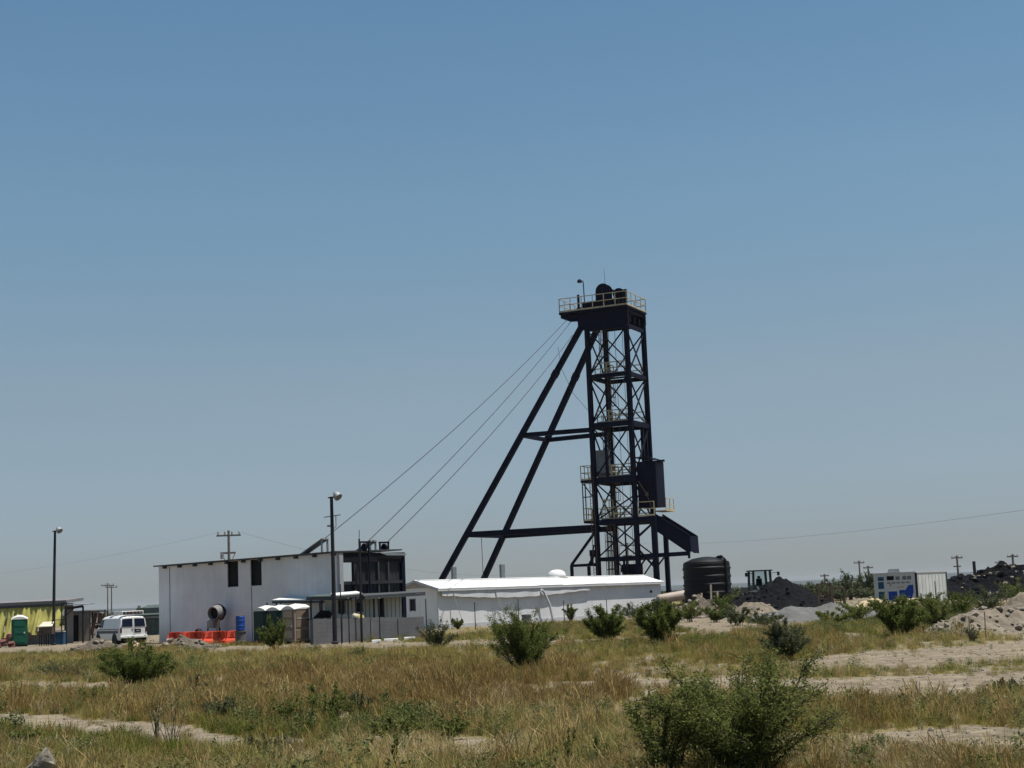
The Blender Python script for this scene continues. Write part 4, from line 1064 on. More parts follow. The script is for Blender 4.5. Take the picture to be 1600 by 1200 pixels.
MB().lathe([(.25, 0), (.29, .04), (.29, .28), (.305, .31), (.29, .34), (.29, .6), (.305, .63), (.29, .66), (.29, .86), (.25, .92), (.02, .92)], 20).build('body', 'blue', t); MB().lathe([(.26, .921), (.28, .95), (.2, .96), (.02, .95)], 18).build('lid', 'galv', t)

# ================================================================== LAMP POSTS
def lamp(label, u, d, vt, lean, arms):
    p = gx(u, d); zt = zat(p, vt)
    t = thing('floodlight_pole', label, 'lamp post', tuple(p))
    MB().path([(0, 0, -.1), (lean * .4, 0, zt * .5), (lean, 0, zt)], [.13, .11, .09], 10).build('shaft', 'pole', t)
    MB().bar((lean - .2, 0, zt - .06), (lean + .4, 0, zt - .02), .09, .07).build('bracket', 'pole', t)
    h = MB().lathe([(.08, 0), (.12, .08), (.22, .2), (.25, .42), (.24, .44), (.02, .4)], 16, (lean + .16, 0, zt + .22), (.55, -.35, -.6)).build('lamp_head', 'galv', t)
    MB().lathe([(.21, .443), (.02, .45)], 16, (lean + .16, 0, zt + .22), (.55, -.35, -.6)).build('lens', 'roofgrey', h)
    if arms:
        MB().bar((lean - .45, 0, zt - 1.15), (lean + .5, 0, zt - 1.05), .04, .05).build('cross_arm', 'galv', t)
        MB().bar((lean - .28, 0, zt - 1.65), (lean + .1, 0, zt - 1.65), .05, .1).build('cross_arm', 'galv', t)
        MB().path([(lean + .22, 0, zt - 1.1), (lean + .22, 0, zt - 1.7), (lean + .1, 0, zt - 1.8)], .025, 5).build('conduit', 'galv', t)
    MB().lathe([(.2, -.05), (.2, .12), (.14, .16)], 10).build('base', 'pole', t)
lamp('tall dark pole with pale floodlight and small cross arms before the hall end', 523.5, 87, 776, .0, True)
lamp('dark floodlight pole standing by the yellow tarpaulin shed', 83.5, 119, 829, .12, False)

# ================================================================== SHED WITH YELLOW TARPAULIN
Y0, Y1 = gx(-60, 126), gx(103, 124)
yd = (Y1 - Y0).normalized(); YL = (Y1 - Y0).length
YS = thing('tarp_shed', 'low shed closed with yellow tarpaulin under a grey sloping roof', 'shed', tuple(Y0), math.atan2(yd.y, yd.x))
zr0, zr1 = zat(Y0, 948), zat(Y1, 940.5)
MB().b2(0, YL, .1, .25, -.1, 1.05).build('block_plinth', 'shedwall', YS)
MB().b2(YL - .2, YL - .0, .1, 1.2, -.1, zr1 - .1).build('end_wall', 'shedwall', YS)
MB().b2(1.0, 2.2, .02, .098, .0, 1.9).build('brick_patch', 'brick', YS)
edges = [0, 2.4, 4.1, 5.6, 7.1, YL - .05]
for i in range(5):                            # tarpaulin sheets, folded and sagging
    x0, x1 = edges[i] + .02, edges[i + 1] + (.06 if i < 4 else 0)
    n, k = 14, 8; vs = []; fs = []
    zlow = [.55, .5, .75, .95, 1.25][i]; ph = i * 2.1
    for a in range(n + 1):
        for b in range(k + 1):
            s, w_ = a / n, b / k
            x = x0 + (x1 - x0) * s; zt_ = zr0 + (zr1 - zr0) * x / YL - .12
            zl_ = zlow + .18 * math.sin(s * 5 + ph) + (.5 * max(0, s - .6) if i == 4 else 0)
            y = .0 - .05 * i % .1 - .6 * w_ - .16 * w_ * (1 + math.sin(s * 9 + ph)) - .13 * math.sin(s * 23 + ph + w_ * 2) * (.3 + w_) - .03 * math.sin(w_ * 7 + s * 4)
            vs.append((x, y, zt_ + (zl_ - zt_) * w_))
    for a in range(n):
        for b in range(k): q = a * (k + 1) + b; fs.append((q, q + k + 1, q + k + 2, q + 1))
    MB().add(vs, fs).build('tarpaulin', 'tarp', YS, smooth=True)
MB().plate([(-.3, -.2, zr0 - .1), (YL + .15, -.2, zr1 - .1), (YL + .15, 2.6, zr1 + .08), (-.3, 2.6, zr0 + .08)], (0, 0, .24)).build('roof', 'roofgrey', YS)
MB().bar((-.3, -.12, zr0 - .2), (YL + .15, -.12, zr1 - .2), .1, .2).build('eave_beam', 'roofdark', YS)
for x in (.1, YL / 2, YL - .1): MB().bar((x, .3, -.1), (x, .3, zr0 + .1), .1, .1).build('post', 'pole', YS)
# side lean-to
p = gx(104, 123.5); za, zb = zat(p, 944), zat(gx(133, 123), 943)
t = thing('lean_to_frame', 'dark lean-to frame with thin sheet roof beside the yellow tarpaulin shed', 'lean-to', tuple(p))
LX = (gx(131, 123.5) - p).x
MB().plate([(-.1, -.3, za - .1), (LX + .25, -.3, zb - .1), (LX + .25, 2.2, zb - .04), (-.1, 2.2, za - .04)], (0, 0, .06)).build('roof_sheet', 'galv', t)
MB().bar((0, -.2, za - .35), (LX, -.2, zb - .2), .1, .2).build('beam', 'pole', t)
for x in (.02, LX): MB().bar((x, -.2, -.1), (x, -.2, za - .2), .12, .12).build('post', 'pole', t)
MB().bar((0, -.2, za - .9), (LX * .5, -.2, zb - .3), .07, .07).build('brace', 'pole', t)
# block hut behind with a black doorway
p0, p1 = gx(104, 130), gx(146, 131)
t = thing('block_hut', 'small grey-brown block hut with a black doorway behind the lean-to', 'hut', tuple(p0))
HL = (p1 - p0).x; hh = zat(p0, 957)
da, db = (gx(110, 130) - p0).x, (gx(123, 130) - p0).x
MB().b2(0, da, 0, .2, -.1, hh).b2(db, HL, 0, .2, -.1, hh).b2(da, db, 0, .2, hh - .25, hh).build('wall', 'shedwall', t)
MB().b2(0, .2, .2, 3, -.1, hh).b2(HL - .2, HL, .2, 3, -.1, hh).b2(.2, HL - .2, 2.8, 3, -.1, hh).build('wall', 'shedwall', t)
MB().b2(da + .02, db - .02, .12, .16, -.05, hh - .27).build('door', 'black', t)
MB().b2(-.15, HL + .15, -.15, 3.15, hh + .003, hh + .1).build('roof', 'roofgrey', t)
MB().b2(db + 1.1, db + 1.4, -.02, -.003, 1.2, 2.0).build('vent', 'black', t)
# rusty junk next to it, behind the van
p = gx(150, 128)
t = thing('scrap_rack', 'dark rack of rusty scrap between the block hut and the van', 'rack', tuple(p))
for x in (-.5, .75): MB().bar((x, 0, -.05), (x, 0, 2.55), .12, .12).bar((x, .8, -.05), (x, .8, 2.5), .12, .12).build('upright', 'steel_rust', t)
for z in (.5, 1.4, 2.4): MB().b2(-.55, .8, -.05, .85, z, z + .1).build('shelf', 'steel_rust', t)
for k in range(6): MB().bar((-.4 + k * .2, .2, .6 + (k % 2) * .9), (-.3 + k * .2, .3, 1.35 + (k % 2) * .95), .2, .2).build('scrap_piece', ('brick', 'steel_rust', 'wood')[k % 3], t)
# grille-like table and railing before the tarpaulin
p = gx(73, 118.5)
t = thing('brick_stove', 'dark box stove on thin legs with a pale top before the yellow tarpaulin', 'stove', tuple(p), .05)
MB().b2(-.52, .48, -.35, .35, .85, 1.4).build('box', 'steel_rust', t); MB().plate([(-.55, -.42, 1.41), (.52, -.42, 1.41), (.45, .4, 1.75), (-.35, .4, 1.75)], (0, 0, .05)).build('top_sheet', 'woodpale', t)
for x in (-.46, -.12, .05, .42): MB().bar((x, -.3, -.03), (x, -.3, .85), .07, .07).bar((x, .3, -.03), (x, .3, .85), .07, .07).build('leg', 'pole', t)
p = gx(100, 118.5)
t = thing('pipe_frame', 'dark pipe frame standing right of the floodlight pole', 'frame', tuple(p))
for x in (-.18, .18): MB().bar((x, 0, -.05), (x, 0, 3.2), .07, .07).build('upright', 'pole', t)
MB().bar((-.9, 0, 1.9), (.2, 0, 1.9), .05, .05).bar((-.18, 0, 3.17), (.18, 0, 3.17), .06, .06).build('cross_bar', 'pole', t); MB().bar((-.9, 0, -.05), (-.9, 0, 1.92), .06, .06).build('upright', 'pole', t)
p = gx(90, 121)
t = thing('tool_chest', 'dark blue-green chest standing under the tarpaulin edge', 'chest', tuple(p))
MB().b2(-.55, .55, -.3, .3, -.02, .95).build('body', 'teal', t, bevel=.03); MB().b2(-.58, .58, -.33, .33, .953, 1.02).build('lid', 'woodpale', t)
p = gx(5, 117)
t = thing('brick_stack', 'low heap of reddish bricks left of the green toilet', 'bricks', tuple(p))
for k in range(26):
    b = MB().box((0, 0, 0), (.42, .22, .16), 0).build('brick', 'brick', t)
    b.location = (random.uniform(-.9, .7), random.uniform(-.5, .4), .06 + .15 * (k % 7) * (1 if k < 20 else .5)); b.rotation_euler = (random.uniform(-.3, .3), random.uniform(-.3, .3), random.uniform(0, 3))
# dark green corrugated shed behind van
p0, p1 = gx(219, 150), gx(252, 150)
t = thing('green_store', 'dark green corrugated store with a pale band between van and hall', 'store', tuple(p0)); GL = (p1 - p0).x; gh = zat(p0, 947)
MB().corr((0, 0), (GL, 0), -.1, gh - 1.25, .5, .06).build('wall', 'corr_green', t)
MB().b2(0, GL, .12, 4, -.1, gh - .2).build('store_body', 'corr_green', t)
MB().b2(-.2, GL + .2, -.25, .1, gh - 1.2, gh - 1.02).build('pale_band', 'galv', t)
MB().plate([(-.3, -.5, gh - .95), (GL + .3, -.5, gh - .95), (GL + .3, 4.2, gh), (-.3, 4.2, gh)], (0, 0, .1)).build('roof', 'corr_green', t)

# ================================================================== BLACK WATER TANK
p = gx(1108, 138); zt = zat(p, 869)
rad = (gx(1143, 138) - gx(1070, 138)).x / 2
t = thing('water_tank', 'big black ribbed plastic water tank below the chute end', 'water tank', tuple(p))
prof = [(rad * .97, -.05), (rad, .1)]; zz_ = .3; sh = zt - .62
while zz_ < sh - .3:
    prof += [(rad, zz_), (rad * 1.035, zz_ + .08), (rad * 1.035, zz_ + .2), (rad, zz_ + .28)]; zz_ += .72
prof += [(rad, sh - .05), (rad * .97, sh)]
MB().lathe(prof, 48).build('body', 'blackplastic', t, smooth=False)
MB().lathe([(rad * .985, sh + .002), (rad * .96, sh + .1), (rad * .6, sh + .42), (rad * .22, sh + .55), (.3, sh + .56), (.02, sh + .58)], 48).build('dome', 'blackplastic', t, smooth=True)
MB().lathe([(.3, sh + .56), (.34, sh + .6), (.34, sh + .7), (.3, sh + .74), (.02, sh + .75)], 16, (rad * .55, -.3, -.2)).build('lid', 'blackplastic', t)
MB().path([(rad * .7, -rad * .75, -.05), (rad * .74, -rad * .78, sh * .6), (rad * .72, -rad * .72, sh + .25), (rad * .6, -rad * .55, sh + .55), (rad * .45, -rad * .4, sh + .5)], .11, 8).build('fill_pipe', 'blackplastic', t)
MB().tube((-rad * .3, -rad * .97, 0), (-rad * .3, -rad * .97, .4), .12, n=8).build('outlet', 'blackplastic', t)
for dx, h, lb in ((-.95, 1.9, 'weathered upright plank leaning on the black tank, shorter one'), (-.1, 2.6, 'tall weathered plank leaning on the black tank'), (.45, 2.0, 'weathered plank leaning on the black tank, next to the tall one')):
    q = p + V(dx, -rad - .75, 0)
    o = MB().bar((0, 0, -.1), (.12, .55, h), .16, .05, up=(0, -1, 0)).build('plank', 'wood', None); o.location = q; tag(o, lb, 'plank', 'planks leaning on the tank')
# tan pipe trailer between shed and tank
q = gx(1056, 146)
t = thing('tanker_trailer', 'pale tan tank trailer partly hidden between shed and black tank', 'trailer', tuple(q), R(20))
MB().lathe([(.1, -1.9), (.38, -1.8), (.44, -1.6), (.44, 1.6), (.38, 1.8), (.1, 1.9)], 18, (0, 0, 1.65), (1, 0, .12)).build('tank', 'tan_tank', t, smooth=True)
MB().b2(-1.8, 1.8, -.45, .45, .75, .95).build('chassis', 'steel_rust', t)
for x in (-1.0, 1.0): MB().b2(x - .1, x + .1, -.4, .4, .95, 1.3).build('saddle', 'steel_rust', t)
for x in (-.6, .6):
    for s in (-1, 1): MB().lathe([(.1, -.1), (.42, -.1), (.45, 0), (.42, .1), (.1, .1)], 16, (x, s * .55, .43), (0, 1, 0)).build('wheel', 'rubber', t)
MB().b2(-2.15, -1.85, -.4, .4, .7, 1.5).build('blue_pump', 'blue', t)

# ================================================================== WHEEL LOADER
q = gx(1190, 160); zt = zat(q, 891)
t = thing('wheel_loader', 'dark wheel loader with glazed cab and mirrors behind the coal pile', 'wheel loader', tuple(q), R(8))
k = zt / 3.5
MB().b2(-1.1, 1.1, .5, 3.6, 1.1 * k, 2.0 * k).build('engine_hood', 'loader', t, bevel=.1)
MB().b2(-1.0, 1.0, -2.6, .5, 1.0 * k, 1.75 * k).build('front_frame', 'loader', t, bevel=.08)
cab = MB()
for x in (-.95, .95):
    for y in (-.75, .85): cab.bar((x, y, 1.75 * k), (x * .93, y, 3.4 * k), .24, .2)
cab.b2(-1.02, 1.02, -.85, .95, 1.75 * k, 2.15 * k)
cb_ = cab.build('cab', 'loader', t)
MB().b2(-1.12, 1.12, -1.0, 1.1, 3.4 * k, 3.52 * k).build('cab_roof', 'loader', cb_, bevel=.04)
gl = bpy.data.materials.new('clear_glass'); gl.use_nodes = True
_b = gl.node_tree.nodes['Principled BSDF']; _b.inputs['Base Color'].default_value = (.75, .82, .82, 1); _b.inputs['Transmission Weight'].default_value = 1; _b.inputs['Roughness'].default_value = 0; _b.inputs['IOR'].default_value = 1.02
for y in (-.75, .85): MB().b2(-.86, .86, y - .008, y + .008, 2.16 * k, 3.39 * k).build('windscreen', gl, cb_)
MB().b2(-.3, .3, .2, .42, 2.1 * k, 2.75 * k).b2(-.15, .15, .22, .4, 2.76 * k, 2.98 * k).build('seat', 'black', cb_, bevel=.05)
MB().bar((0, -.5, 2.15 * k), (0, -.35, 2.65 * k), .06, .06).build('steering_column', 'black', cb_)
for s in (-1, 1):
    MB().bar((s * 1.0, -.9, 3.2 * k), (s * 1.65, -1.0, 3.25 * k), .05, .05).b2(s * 1.7 - .13, s * 1.7 + .13, -1.04, -.96, 2.95 * k, 3.3 * k).build('mirror', 'black', cb_)
    for y in (-1.6, 2.2):
        w_ = MB().lathe([(.3, -.28), (.78, -.28), (.84, -.15), (.84, .15), (.78, .28), (.3, .28)], 20, (s * 1.15, y, .82), (1, 0, 0)).build('wheel', 'rubber', t)
        MB().lathe([(.05, -.292), (.4, -.29), (.4, .29), (.05, .292)], 14, (s * 1.15, y, .82), (1, 0, 0)).build('rim', 'loader_lt', w_)
    MB().bar((s * .7, -1.2, 1.9 * k), (s * .7, -3.6, .9), .2, .35).build('lift_arm', 'loader', t)
    MB().b2(s * 1.15 - .35, s * 1.15 + .35, -2.4, -.9, 1.78, 1.86).build('fender', 'loader_lt', t)
MB().plate([(-1.4, -3.6, .15), (-1.4, -4.7, .1), (-1.4, -4.65, .3), (-1.4, -3.9, .55), (-1.4, -3.85, 1.3), (-1.4, -3.6, 1.3)], (2.8, 0, 0)).build('bucket', 'steel_rust', t)
MB().tube((.6, 2.2, 2.0 * k), (.6, 2.2, 2.7 * k), .08, n=8).build('exhaust', 'loader_lt', t)

# ================================================================== HEAPS
def heap(name, label, cat, c, rx, ry, h, m, seed, rough=.35, rings=26, seg=56, peaks=None, rz=0.0, fine=.1):
    vs, fs = [(0, 0, 0)], []
    peaks = peaks or [(0, 0, 1)]
    R_, A_ = np.meshgrid(np.linspace(0, 1, rings + 1)[1:], np.linspace(0, 2 * math.pi, seg, endpoint=False), indexing='ij')
    lob = 1 + .18 * (fbm(np.cos(A_) * 1.5 + seed, np.sin(A_) * 1.5 + seed, 2) - .5) * 2
    X, Y = R_ * np.cos(A_) * rx * lob, R_ * np.sin(A_) * ry * lob
    def hh(X, Y, rr):
        z = 0
        for px_, py_, ph in peaks:
            r = np.sqrt(((X / rx - px_)) ** 2 + ((Y / ry - py_)) ** 2)
            s_ = np.clip(1 - r * 1.05, 0, 1); z = np.maximum(z, ph * (.12 * s_ + .88 * s_ * s_ * (3 - 2 * s_)))
        z = z * h * (1 + rough * (fbm(X * 1.1 + seed, Y * 1.1, 4) - .5) * 2) + fine * (fbm(X * 4 + seed, Y * 4, 3) - .5) * 2 * (rr < .93)
        return np.where(rr > .985, -.12, z)
    Z = hh(X, Y, R_)
    z0 = float(hh(np.array([0.]), np.array([0.]), np.array([0.]))[0])
    vs = np.concatenate([[[0, 0, z0]], np.stack([X, Y, Z], -1).reshape(-1, 3)])
    for k in range(seg): fs.append((0, 1 + k, 1 + (k + 1) % seg))
    for i in range(rings - 1):
        for k in range(seg): a, b = 1 + i * seg + k, 1 + i * seg + (k + 1) % seg; fs.append((a, a + seg, b + seg, b))
    t = thing(name, label, cat, (c.x, c.y, hz(c.x, c.y)), rz)
    MB().add(vs, fs).build('heap_surface', m, t, smooth=False)
    def zf(x, y):
        return float(hh(np.array([x]), np.array([y]), np.array([.5]))[0])
    return t, zf
def rockmesh(seed, n=14, m='rock'):
    r = random.Random(seed); import bmesh
    bm = bmesh.new(); bmesh.ops.create_icosphere(bm, subdivisions=1, radius=1)
    for v in bm.verts: v.co *= r.uniform(.65, 1.15)
    me = bpy.data.meshes.new('rock'); bm.to_mesh(me); bm.free(); me.materials.append(M[m]); return me
ROCKS = [rockmesh(i) for i in range(5)]
COALS = [rockmesh(i + 9, m='coal') for i in range(4)]
def stones(t, zf, n, rx, ry, s0, s1, seed, meshes=ROCKS, name='rock', front=True):
    r = random.Random(seed)
    for i in range(n):
        a = r.uniform(math.pi, 2 * math.pi) if front else r.uniform(0, 6.28); q = math.sqrt(r.uniform(.02, .85))
        x, y = rx * q * math.cos(a), ry * q * math.sin(a); s = r.uniform(s0, s1) * r.uniform(.6, 1)
        o = bpy.data.objects.new(name, r.choice(meshes)); COL.objects.link(o); o.parent = t
        o.location = (x, y, max(zf(x, y), 0) + s * .2); o.scale = (s * r.uniform(.8, 1.5), s, s * r.uniform(.5, .9)); o.rotation_euler = (r.uniform(-.4, .4), r.uniform(-.4, .4), r.uniform(0, 6))
c = gx(1218, 150)
t, zf = heap('coal_pile', 'black coal heap in front of the wheel loader', 'coal pile', c, 6.0, 5.5, 2.9, 'coal', 3, .22, peaks=[(.05, 0, 1.0), (-.45, -.1, .55), (.5, 0, .45)], fine=.12)
stones(t, zf, 40, 5.5, 5, .12, .3, 1, COALS, 'coal_lump')
c = gx(1556, 168)
t, zf = heap('coal_pile', 'large jagged black coal heap beyond the office cabin', 'coal pile', c, 7.8, 6, 3.5, 'coal', 8, .3, peaks=[(.08, 0, 1.0), (-.38, 0, .72), (-.78, -.1, .5), (.5, -.1, .75)], fine=.25)
stones(t, zf, 60, 7.5, 5, .2, .5, 2, COALS, 'coal_lump'); stones(t, zf, 26, 6, 5.2, .15, .4, 4, ROCKS, 'rock')
c = gx(1275, 97)
t, zf = heap('gravel_pile', 'low grey gravel heap in the scrub before the coal', 'gravel pile', c, 4.3, 2.6, 1.05, 'gravel_pile', 5, .25, peaks=[(-.2, 0, .9), (.25, 0, .95), (-.55, 0, .6), (.6, 0, .6)], fine=.05)
c = gx(1180, 112)
t, zf = heap('dirt_mound', 'tan weedy dirt mound between the tank and the gravel heap', 'dirt mound', c, 3.0, 2.0, 1.15, 'dirt', 15, .4, fine=.12); stones(t, zf, 14, 2.5, 1.7, .08, .25, 6)
c = gx(1095, 122)
t, zf = heap('rubble_heap', 'rubble heap with pale debris at the foot of the black tank', 'rubble', c, 3.4, 2.2, 1.35, 'dirtdk', 25, .5, peaks=[(0, 0, 1), (-.5, 0, .6), (.5, .1, .7)], fine=.2); stones(t, zf, 46, 3.2, 2.1, .12, .36, 7)
for i in range(7):
    a = random.uniform(0, 6.28); x = random.uniform(-1.6, 1.6)
    MB().bar((x, -1.3, .5), (x + random.uniform(-.7, .7), -1.1 + random.uniform(-.2, .5), .5 + random.uniform(.1, .7)), .12, .05).build('board', ('woodpale', 'wood', 'brick')[i % 3], t)
c = gx(1574, 62)
t, zf = heap('dirt_mound', 'big pale rocky dirt mound on the right of the field', 'dirt mound', c, 3.6, 2.4, 1.28, 'dirt', 35, .35, 34, 80, [(.25, 0, 1), (-.25, -.1, .72), (.6, 0, .9)], fine=.14); stones(t, zf, 60, 3.2, 2.2, .07, .22, 8)
c = gx(1505, 60)
t, zf = heap('dirt_mound', 'lower rocky dirt mound at the flank of the big right mound', 'dirt mound', c, 2.3, 1.5, .85, 'dirt', 45, .4, 26, 60, fine=.12); stones(t, zf, 36, 2.1, 1.4, .06, .2, 9)
c = gx(150, 90)
t, zf = heap('dirt_mound', 'low grey-brown dirt mound before the van', 'dirt mound', c, 2.6, 1.4, .72, 'dirtdk', 55, .4, fine=.1); stones(t, zf, 30, 2.4, 1.3, .06, .2, 10)
c = gx(290, 91)
t, zf = heap('dirt_mound', 'low dirt mound with stones before the orange barriers', 'dirt mound', c, 2.5, 1.2, .62, 'dirtdk', 65, .4, fine=.1); stones(t, zf, 30, 2.4, 1.1, .07, .26, 12)
MB().bar((1.2, -.9, .1), (2.3, -1.2, .12), .12, .08).build('board', 'woodpale', t)
c = gx(205, 99)
t, zf = heap('rubble_heap', 'small pale rubble heap behind the van\'s rear wheel', 'rubble', c, 1.3, .8, .45, 'sandheap', 75, .4, fine=.08); stones(t, zf, 20, 1.2, .7, .06, .2, 13)
c = gx(1400, 128)
t, zf = heap('sand_heap', 'low yellowish sand heap in front of the office cabin', 'sand heap', c, 3.6, 1.6, 1.0, 'sandheap', 85, .4, peaks=[(-.45, 0, .9), (.3, 0, .8), (.7, 0, .6)], fine=.1); stones(t, zf, 16, 3, 1.4, .1, .25, 14)

# ================================================================== OFFICE CABIN WITH BLUE PAINT
pc = gx(1434.5, 150)
al = R(45)
CB = thing('office_cabin', 'pale site cabin with blue painted panels and a dark corner post', 'cabin', tuple(pc), math.pi - al)   # local x runs left along the painted face
L1 = 4.75; L2 = 5.7; zh = zat(pc, 895)
# local axes: +x left-back along the painted face, -y ... right-back
MB().b2(0, L1, -L2, 0, -.05, zh).build('body', 'cabin', CB)
MB().b2(-.05, L1 + .08, -L2 - .06, .06, zh + .003, zh + .12).build('roof', 'offwhite', CB)
MB().b2(-.08, .1, -.1, .07, -.05, zh + .0).build('corner_post', 'pole', CB)
MB().b2(-.06, .06, -L2 - .04, -L2 + .1, -.05, zh).build('corner_post', 'pole', CB)
def onface(poly, name, m, y=.004, ext=.012): return MB().plate([(a, y, b) for a, b in poly], (0, ext, 0)).build(name, m, CB)
def fx(px): return L1 * (1433 - px) / 63.0
def fz(py): return zh * (938.5 - py) / 43.5
def rect(x0, x1, y0, y1): return [(fx(x0), fz(y1)), (fx(x1), fz(y1)), (fx(x1), fz(y0)), (fx(x0), fz(y0))]
for r_, m_, nm in ((rect(1376.5, 1385.5, 899, 904.5), 'teal', 'blue_panel'), (rect(1376.5, 1385, 906, 916), 'teal', 'blue_panel'), (rect(1376.5, 1385, 920, 931), 'teal', 'blue_panel'), (rect(1391, 1404, 920, 932.5), 'logo', 'blue_panel'), (rect(1390, 1400.5, 898, 904), 'black', 'dark_vent')):
    onface(r_, nm, m_)
onface([(fx(1407), fz(931.5)), (fx(1407), fz(918.5)), (fx(1416.5), fz(918.5)), (fx(1421), fz(912)), (fx(1428), fz(911.5)), (fx(1428), fz(922)), (fx(1424), fz(931.5))], 'blue_panel', 'logo')
onface(rect(1388, 1425, 905, 917), 'pale_panel', 'offwhite', .003, .004)
for x in (1390, 1397, 1404, 1411, 1418): onface(rect(x, x + 5.2, 907, 909), 'printed_line', 'roofgrey', .008, .004)
onface(rect(1405, 1415, 913, 915), 'printed_line', 'sandheap', .008, .004); onface(rect(1394, 1396, 909.5, 912.5), 'printed_line', 'roofgrey', .008, .004)
for x in (1403, 1413, 1420): onface(rect(x, x + 6, 899, 904), 'printed_line', 'roofgrey')
for k in range(9):
    y = -.4 - k * (L2 - .6) / 8
    MB().b2(-.03, -.003, y - .05, y, .1, zh - .1).build('panel_rib', 'cabin2', CB)
MB().box((3.2, -1.5, zh + .3), (1.3, .8, .36), .2, (.8, .8)).build('roof_cooler', 'galv', CB)
# rusty steel frames
for u, d, s, lb in ((1291, 118, 1.0, 'tall rusty steel frame with dark posts beside the coal heap'), (1311, 119, .82, 'shorter rusty steel frame right of the tall one')):
    q = gx(u, d); t = thing('steel_frame', lb, 'frame', tuple(q), .1, 'rusty frames')
    h = 2.3 * s
    for x in (-.5, .5): MB().bar((x, 0, -.05), (x, 0, h), .16, .16).build('post', 'steel_rust', t)
    MB().bar((-.5, 0, h - .05), (.5, 0, h - .05), .1, .1).bar((-.5, 0, h * .5), (.5, 0, h * .5), .06, .06).build('cross_bar', 'steel_rust', t)
    mb = MB()
    for i in range(5): mb.bar((-.4 + i * .2, 0, .2), (-.4 + i * .2, 0, h - .1), .03, .03)
    mb.build('mesh_bars', 'steel_rust', t)
# steel pipe rack at the far right
q = gx(1526, 190); zt = zat(q, 877); zb_ = zat(q, 891.5)
t = thing('conveyor_gantry', 'long dark horizontal gantry with upright post behind the large coal heap', 'gantry', tuple(q))
MB().bar((0, 0, -.1), (0, 0, zt), .3, .3).build('post', 'pole', t)
q2 = gx(1640, 190); zb2 = zat(q2, 886)
MB().bar((.3, 0, zb_ - .1), (q2.x - q.x, 0, zb2 - .1), .3, .28).build('beam', 'pole', t)
qm = gx(1568, 190); MB().bar((qm.x - q.x, 0, zb_ + .22), (q2.x - q.x, 0, zb2 + .3), .6, .4).build('beam', 'pole', t)
for u in (1598, 1638): qq = gx(u, 190); MB().bar((qq.x - q.x, 0, -.1), (qq.x - q.x, 0, zb2 - .2), .35, .35).build('post', 'pole', t)
MB().b2(qm.x - q.x + 4, q2.x - q.x, -.6, .6, zb2 - 2.2, zb2 - .25).build('conveyor_trough', 'corr_green', t)
# thin post in front of the cabin, stakes on the mound
q = gx(1464, 120); o = thing('fence_post', 'thin stake before the pale side of the office cabin', 'fence post', tuple(q), 0, 'wire fence posts')
MB().tube((0, 0, -.1), (0, .03, 2.1), .04, .035, 6).build('shaft', 'pole', o); MB().tube((0, .03, 2.1), (0, .03, 2.13), .05, .03, 6).build('cap', 'galv', o)
for u, d, h, lb in ((1516, 55, .8, 'short dark stake at the foot of the lower mound'), (1541, 55, .95, 'dark stake at the foot of the big right mound')):
    q = gx(u, d); o = MB().tube((0, 0, -.1), (.02, 0, h), .025, .02, 6).build('stake', 'wood', None); o.location = (q.x, q.y, hz(q.x, q.y)); tag(o, lb, 'stake', 'stakes')

# ================================================================== UTILITY POLES AND WIRES
def upole(label, u, d, vt, kind, rz=0.0, r=None, H=None):
    p = gx(u, d); zt = H or zat(p, vt); r = r or .17
    t = thing('utility_pole', label, 'utility pole', tuple(p), rz, 'utility poles')
    MB().tube((0, 0, -.2), (0, 0, zt), r * 1.15, r * .8, 9).build('shaft', 'wood_pole', t)
    s = zt / 11
    w = 1.35 * max(1, s)
    MB().bar((-w, 0, zt - .55), (w, 0, zt - .55), .16 * max(1, r / .17), .18 * max(1, r / .17)).build('cross_arm', 'wood_pole', t)
    for x in (-.95, -.35, .3, .95): MB().lathe([(.05, 0), (.11, .08), (.07, .2), (.11, .28), (.04, .42)], 8, (x * w / 1.1, 0, zt - .45)).build('insulator', 'galv', t)
    if kind > 0:
        MB().bar((-w * .7, 0, zt - 2.5), (w * .55, 0, zt - 2.5), .16 * max(1, r / .17), .2 * max(1, r / .17)).build('cross_arm', 'wood_pole', t)
    if kind > 1:
        MB().lathe([(.05, 0), (.2, .02), (.2, .55), (.05, .6)], 10, (-w * .55, -.1, zt - 3.15)).build('cutout', 'galv', t)
        MB().tube((-w * .55, 0, zt - 2.6), (-.1, 0, zt - 4.2), .04, n=5).tube((w * .5, 0, zt - 2.6), (.1, 0, zt - 3.8), .04, n=5).build('brace', 'wood_pole', t)
        MB().tube((.1, 0, zt - 3), (2.2, .5, -.1), .025, n=4).build('guy_wire', 'rope', t)
    return t, zt
PA, zA = upole('wooden utility pole with two cross arms rising behind the hall roof', 359.5, 173, 829, 2, .1)
upole('slim utility pole with single cross arm behind the van', 168.5, 330, 911, 0, .2, .13)
upole('shorter utility pole standing right next to the slim one behind the van', 174.5, 360, 914, 0, .2, .15)
upole('faint tall utility pole left of the office cabin', 1345.5, 380, 876, 0, .15, .22)
upole('faint shorter utility pole close to the office cabin', 1359, 420, 884, 0, .15, .28)
upole('faint utility pole with two cross arms above the coal behind the cabin', 1499, 360, 868, 1, .1, .26)
upole('faint small utility pole above the peak of the large coal heap', 1565, 430, 876, 1, .1, .24)
upole('faint utility pole with heavy fittings above the conveyor gantry', 1586, 370, 866, 2, .1, .3)
upole('tiny far utility pole above the steel frames', 1290, 480, 897, 0, .1, .3)
PR, zR = upole('near utility pole carrying the wire that runs behind the headframe', 1720, 118, 780, 1, .3)
PM, zM = upole('utility pole hidden behind the headframe', 985, 300, 848, 1, .1)
PL, zL = upole('utility pole at the far left end of the wire', -140, 300, 905, 0, .1)
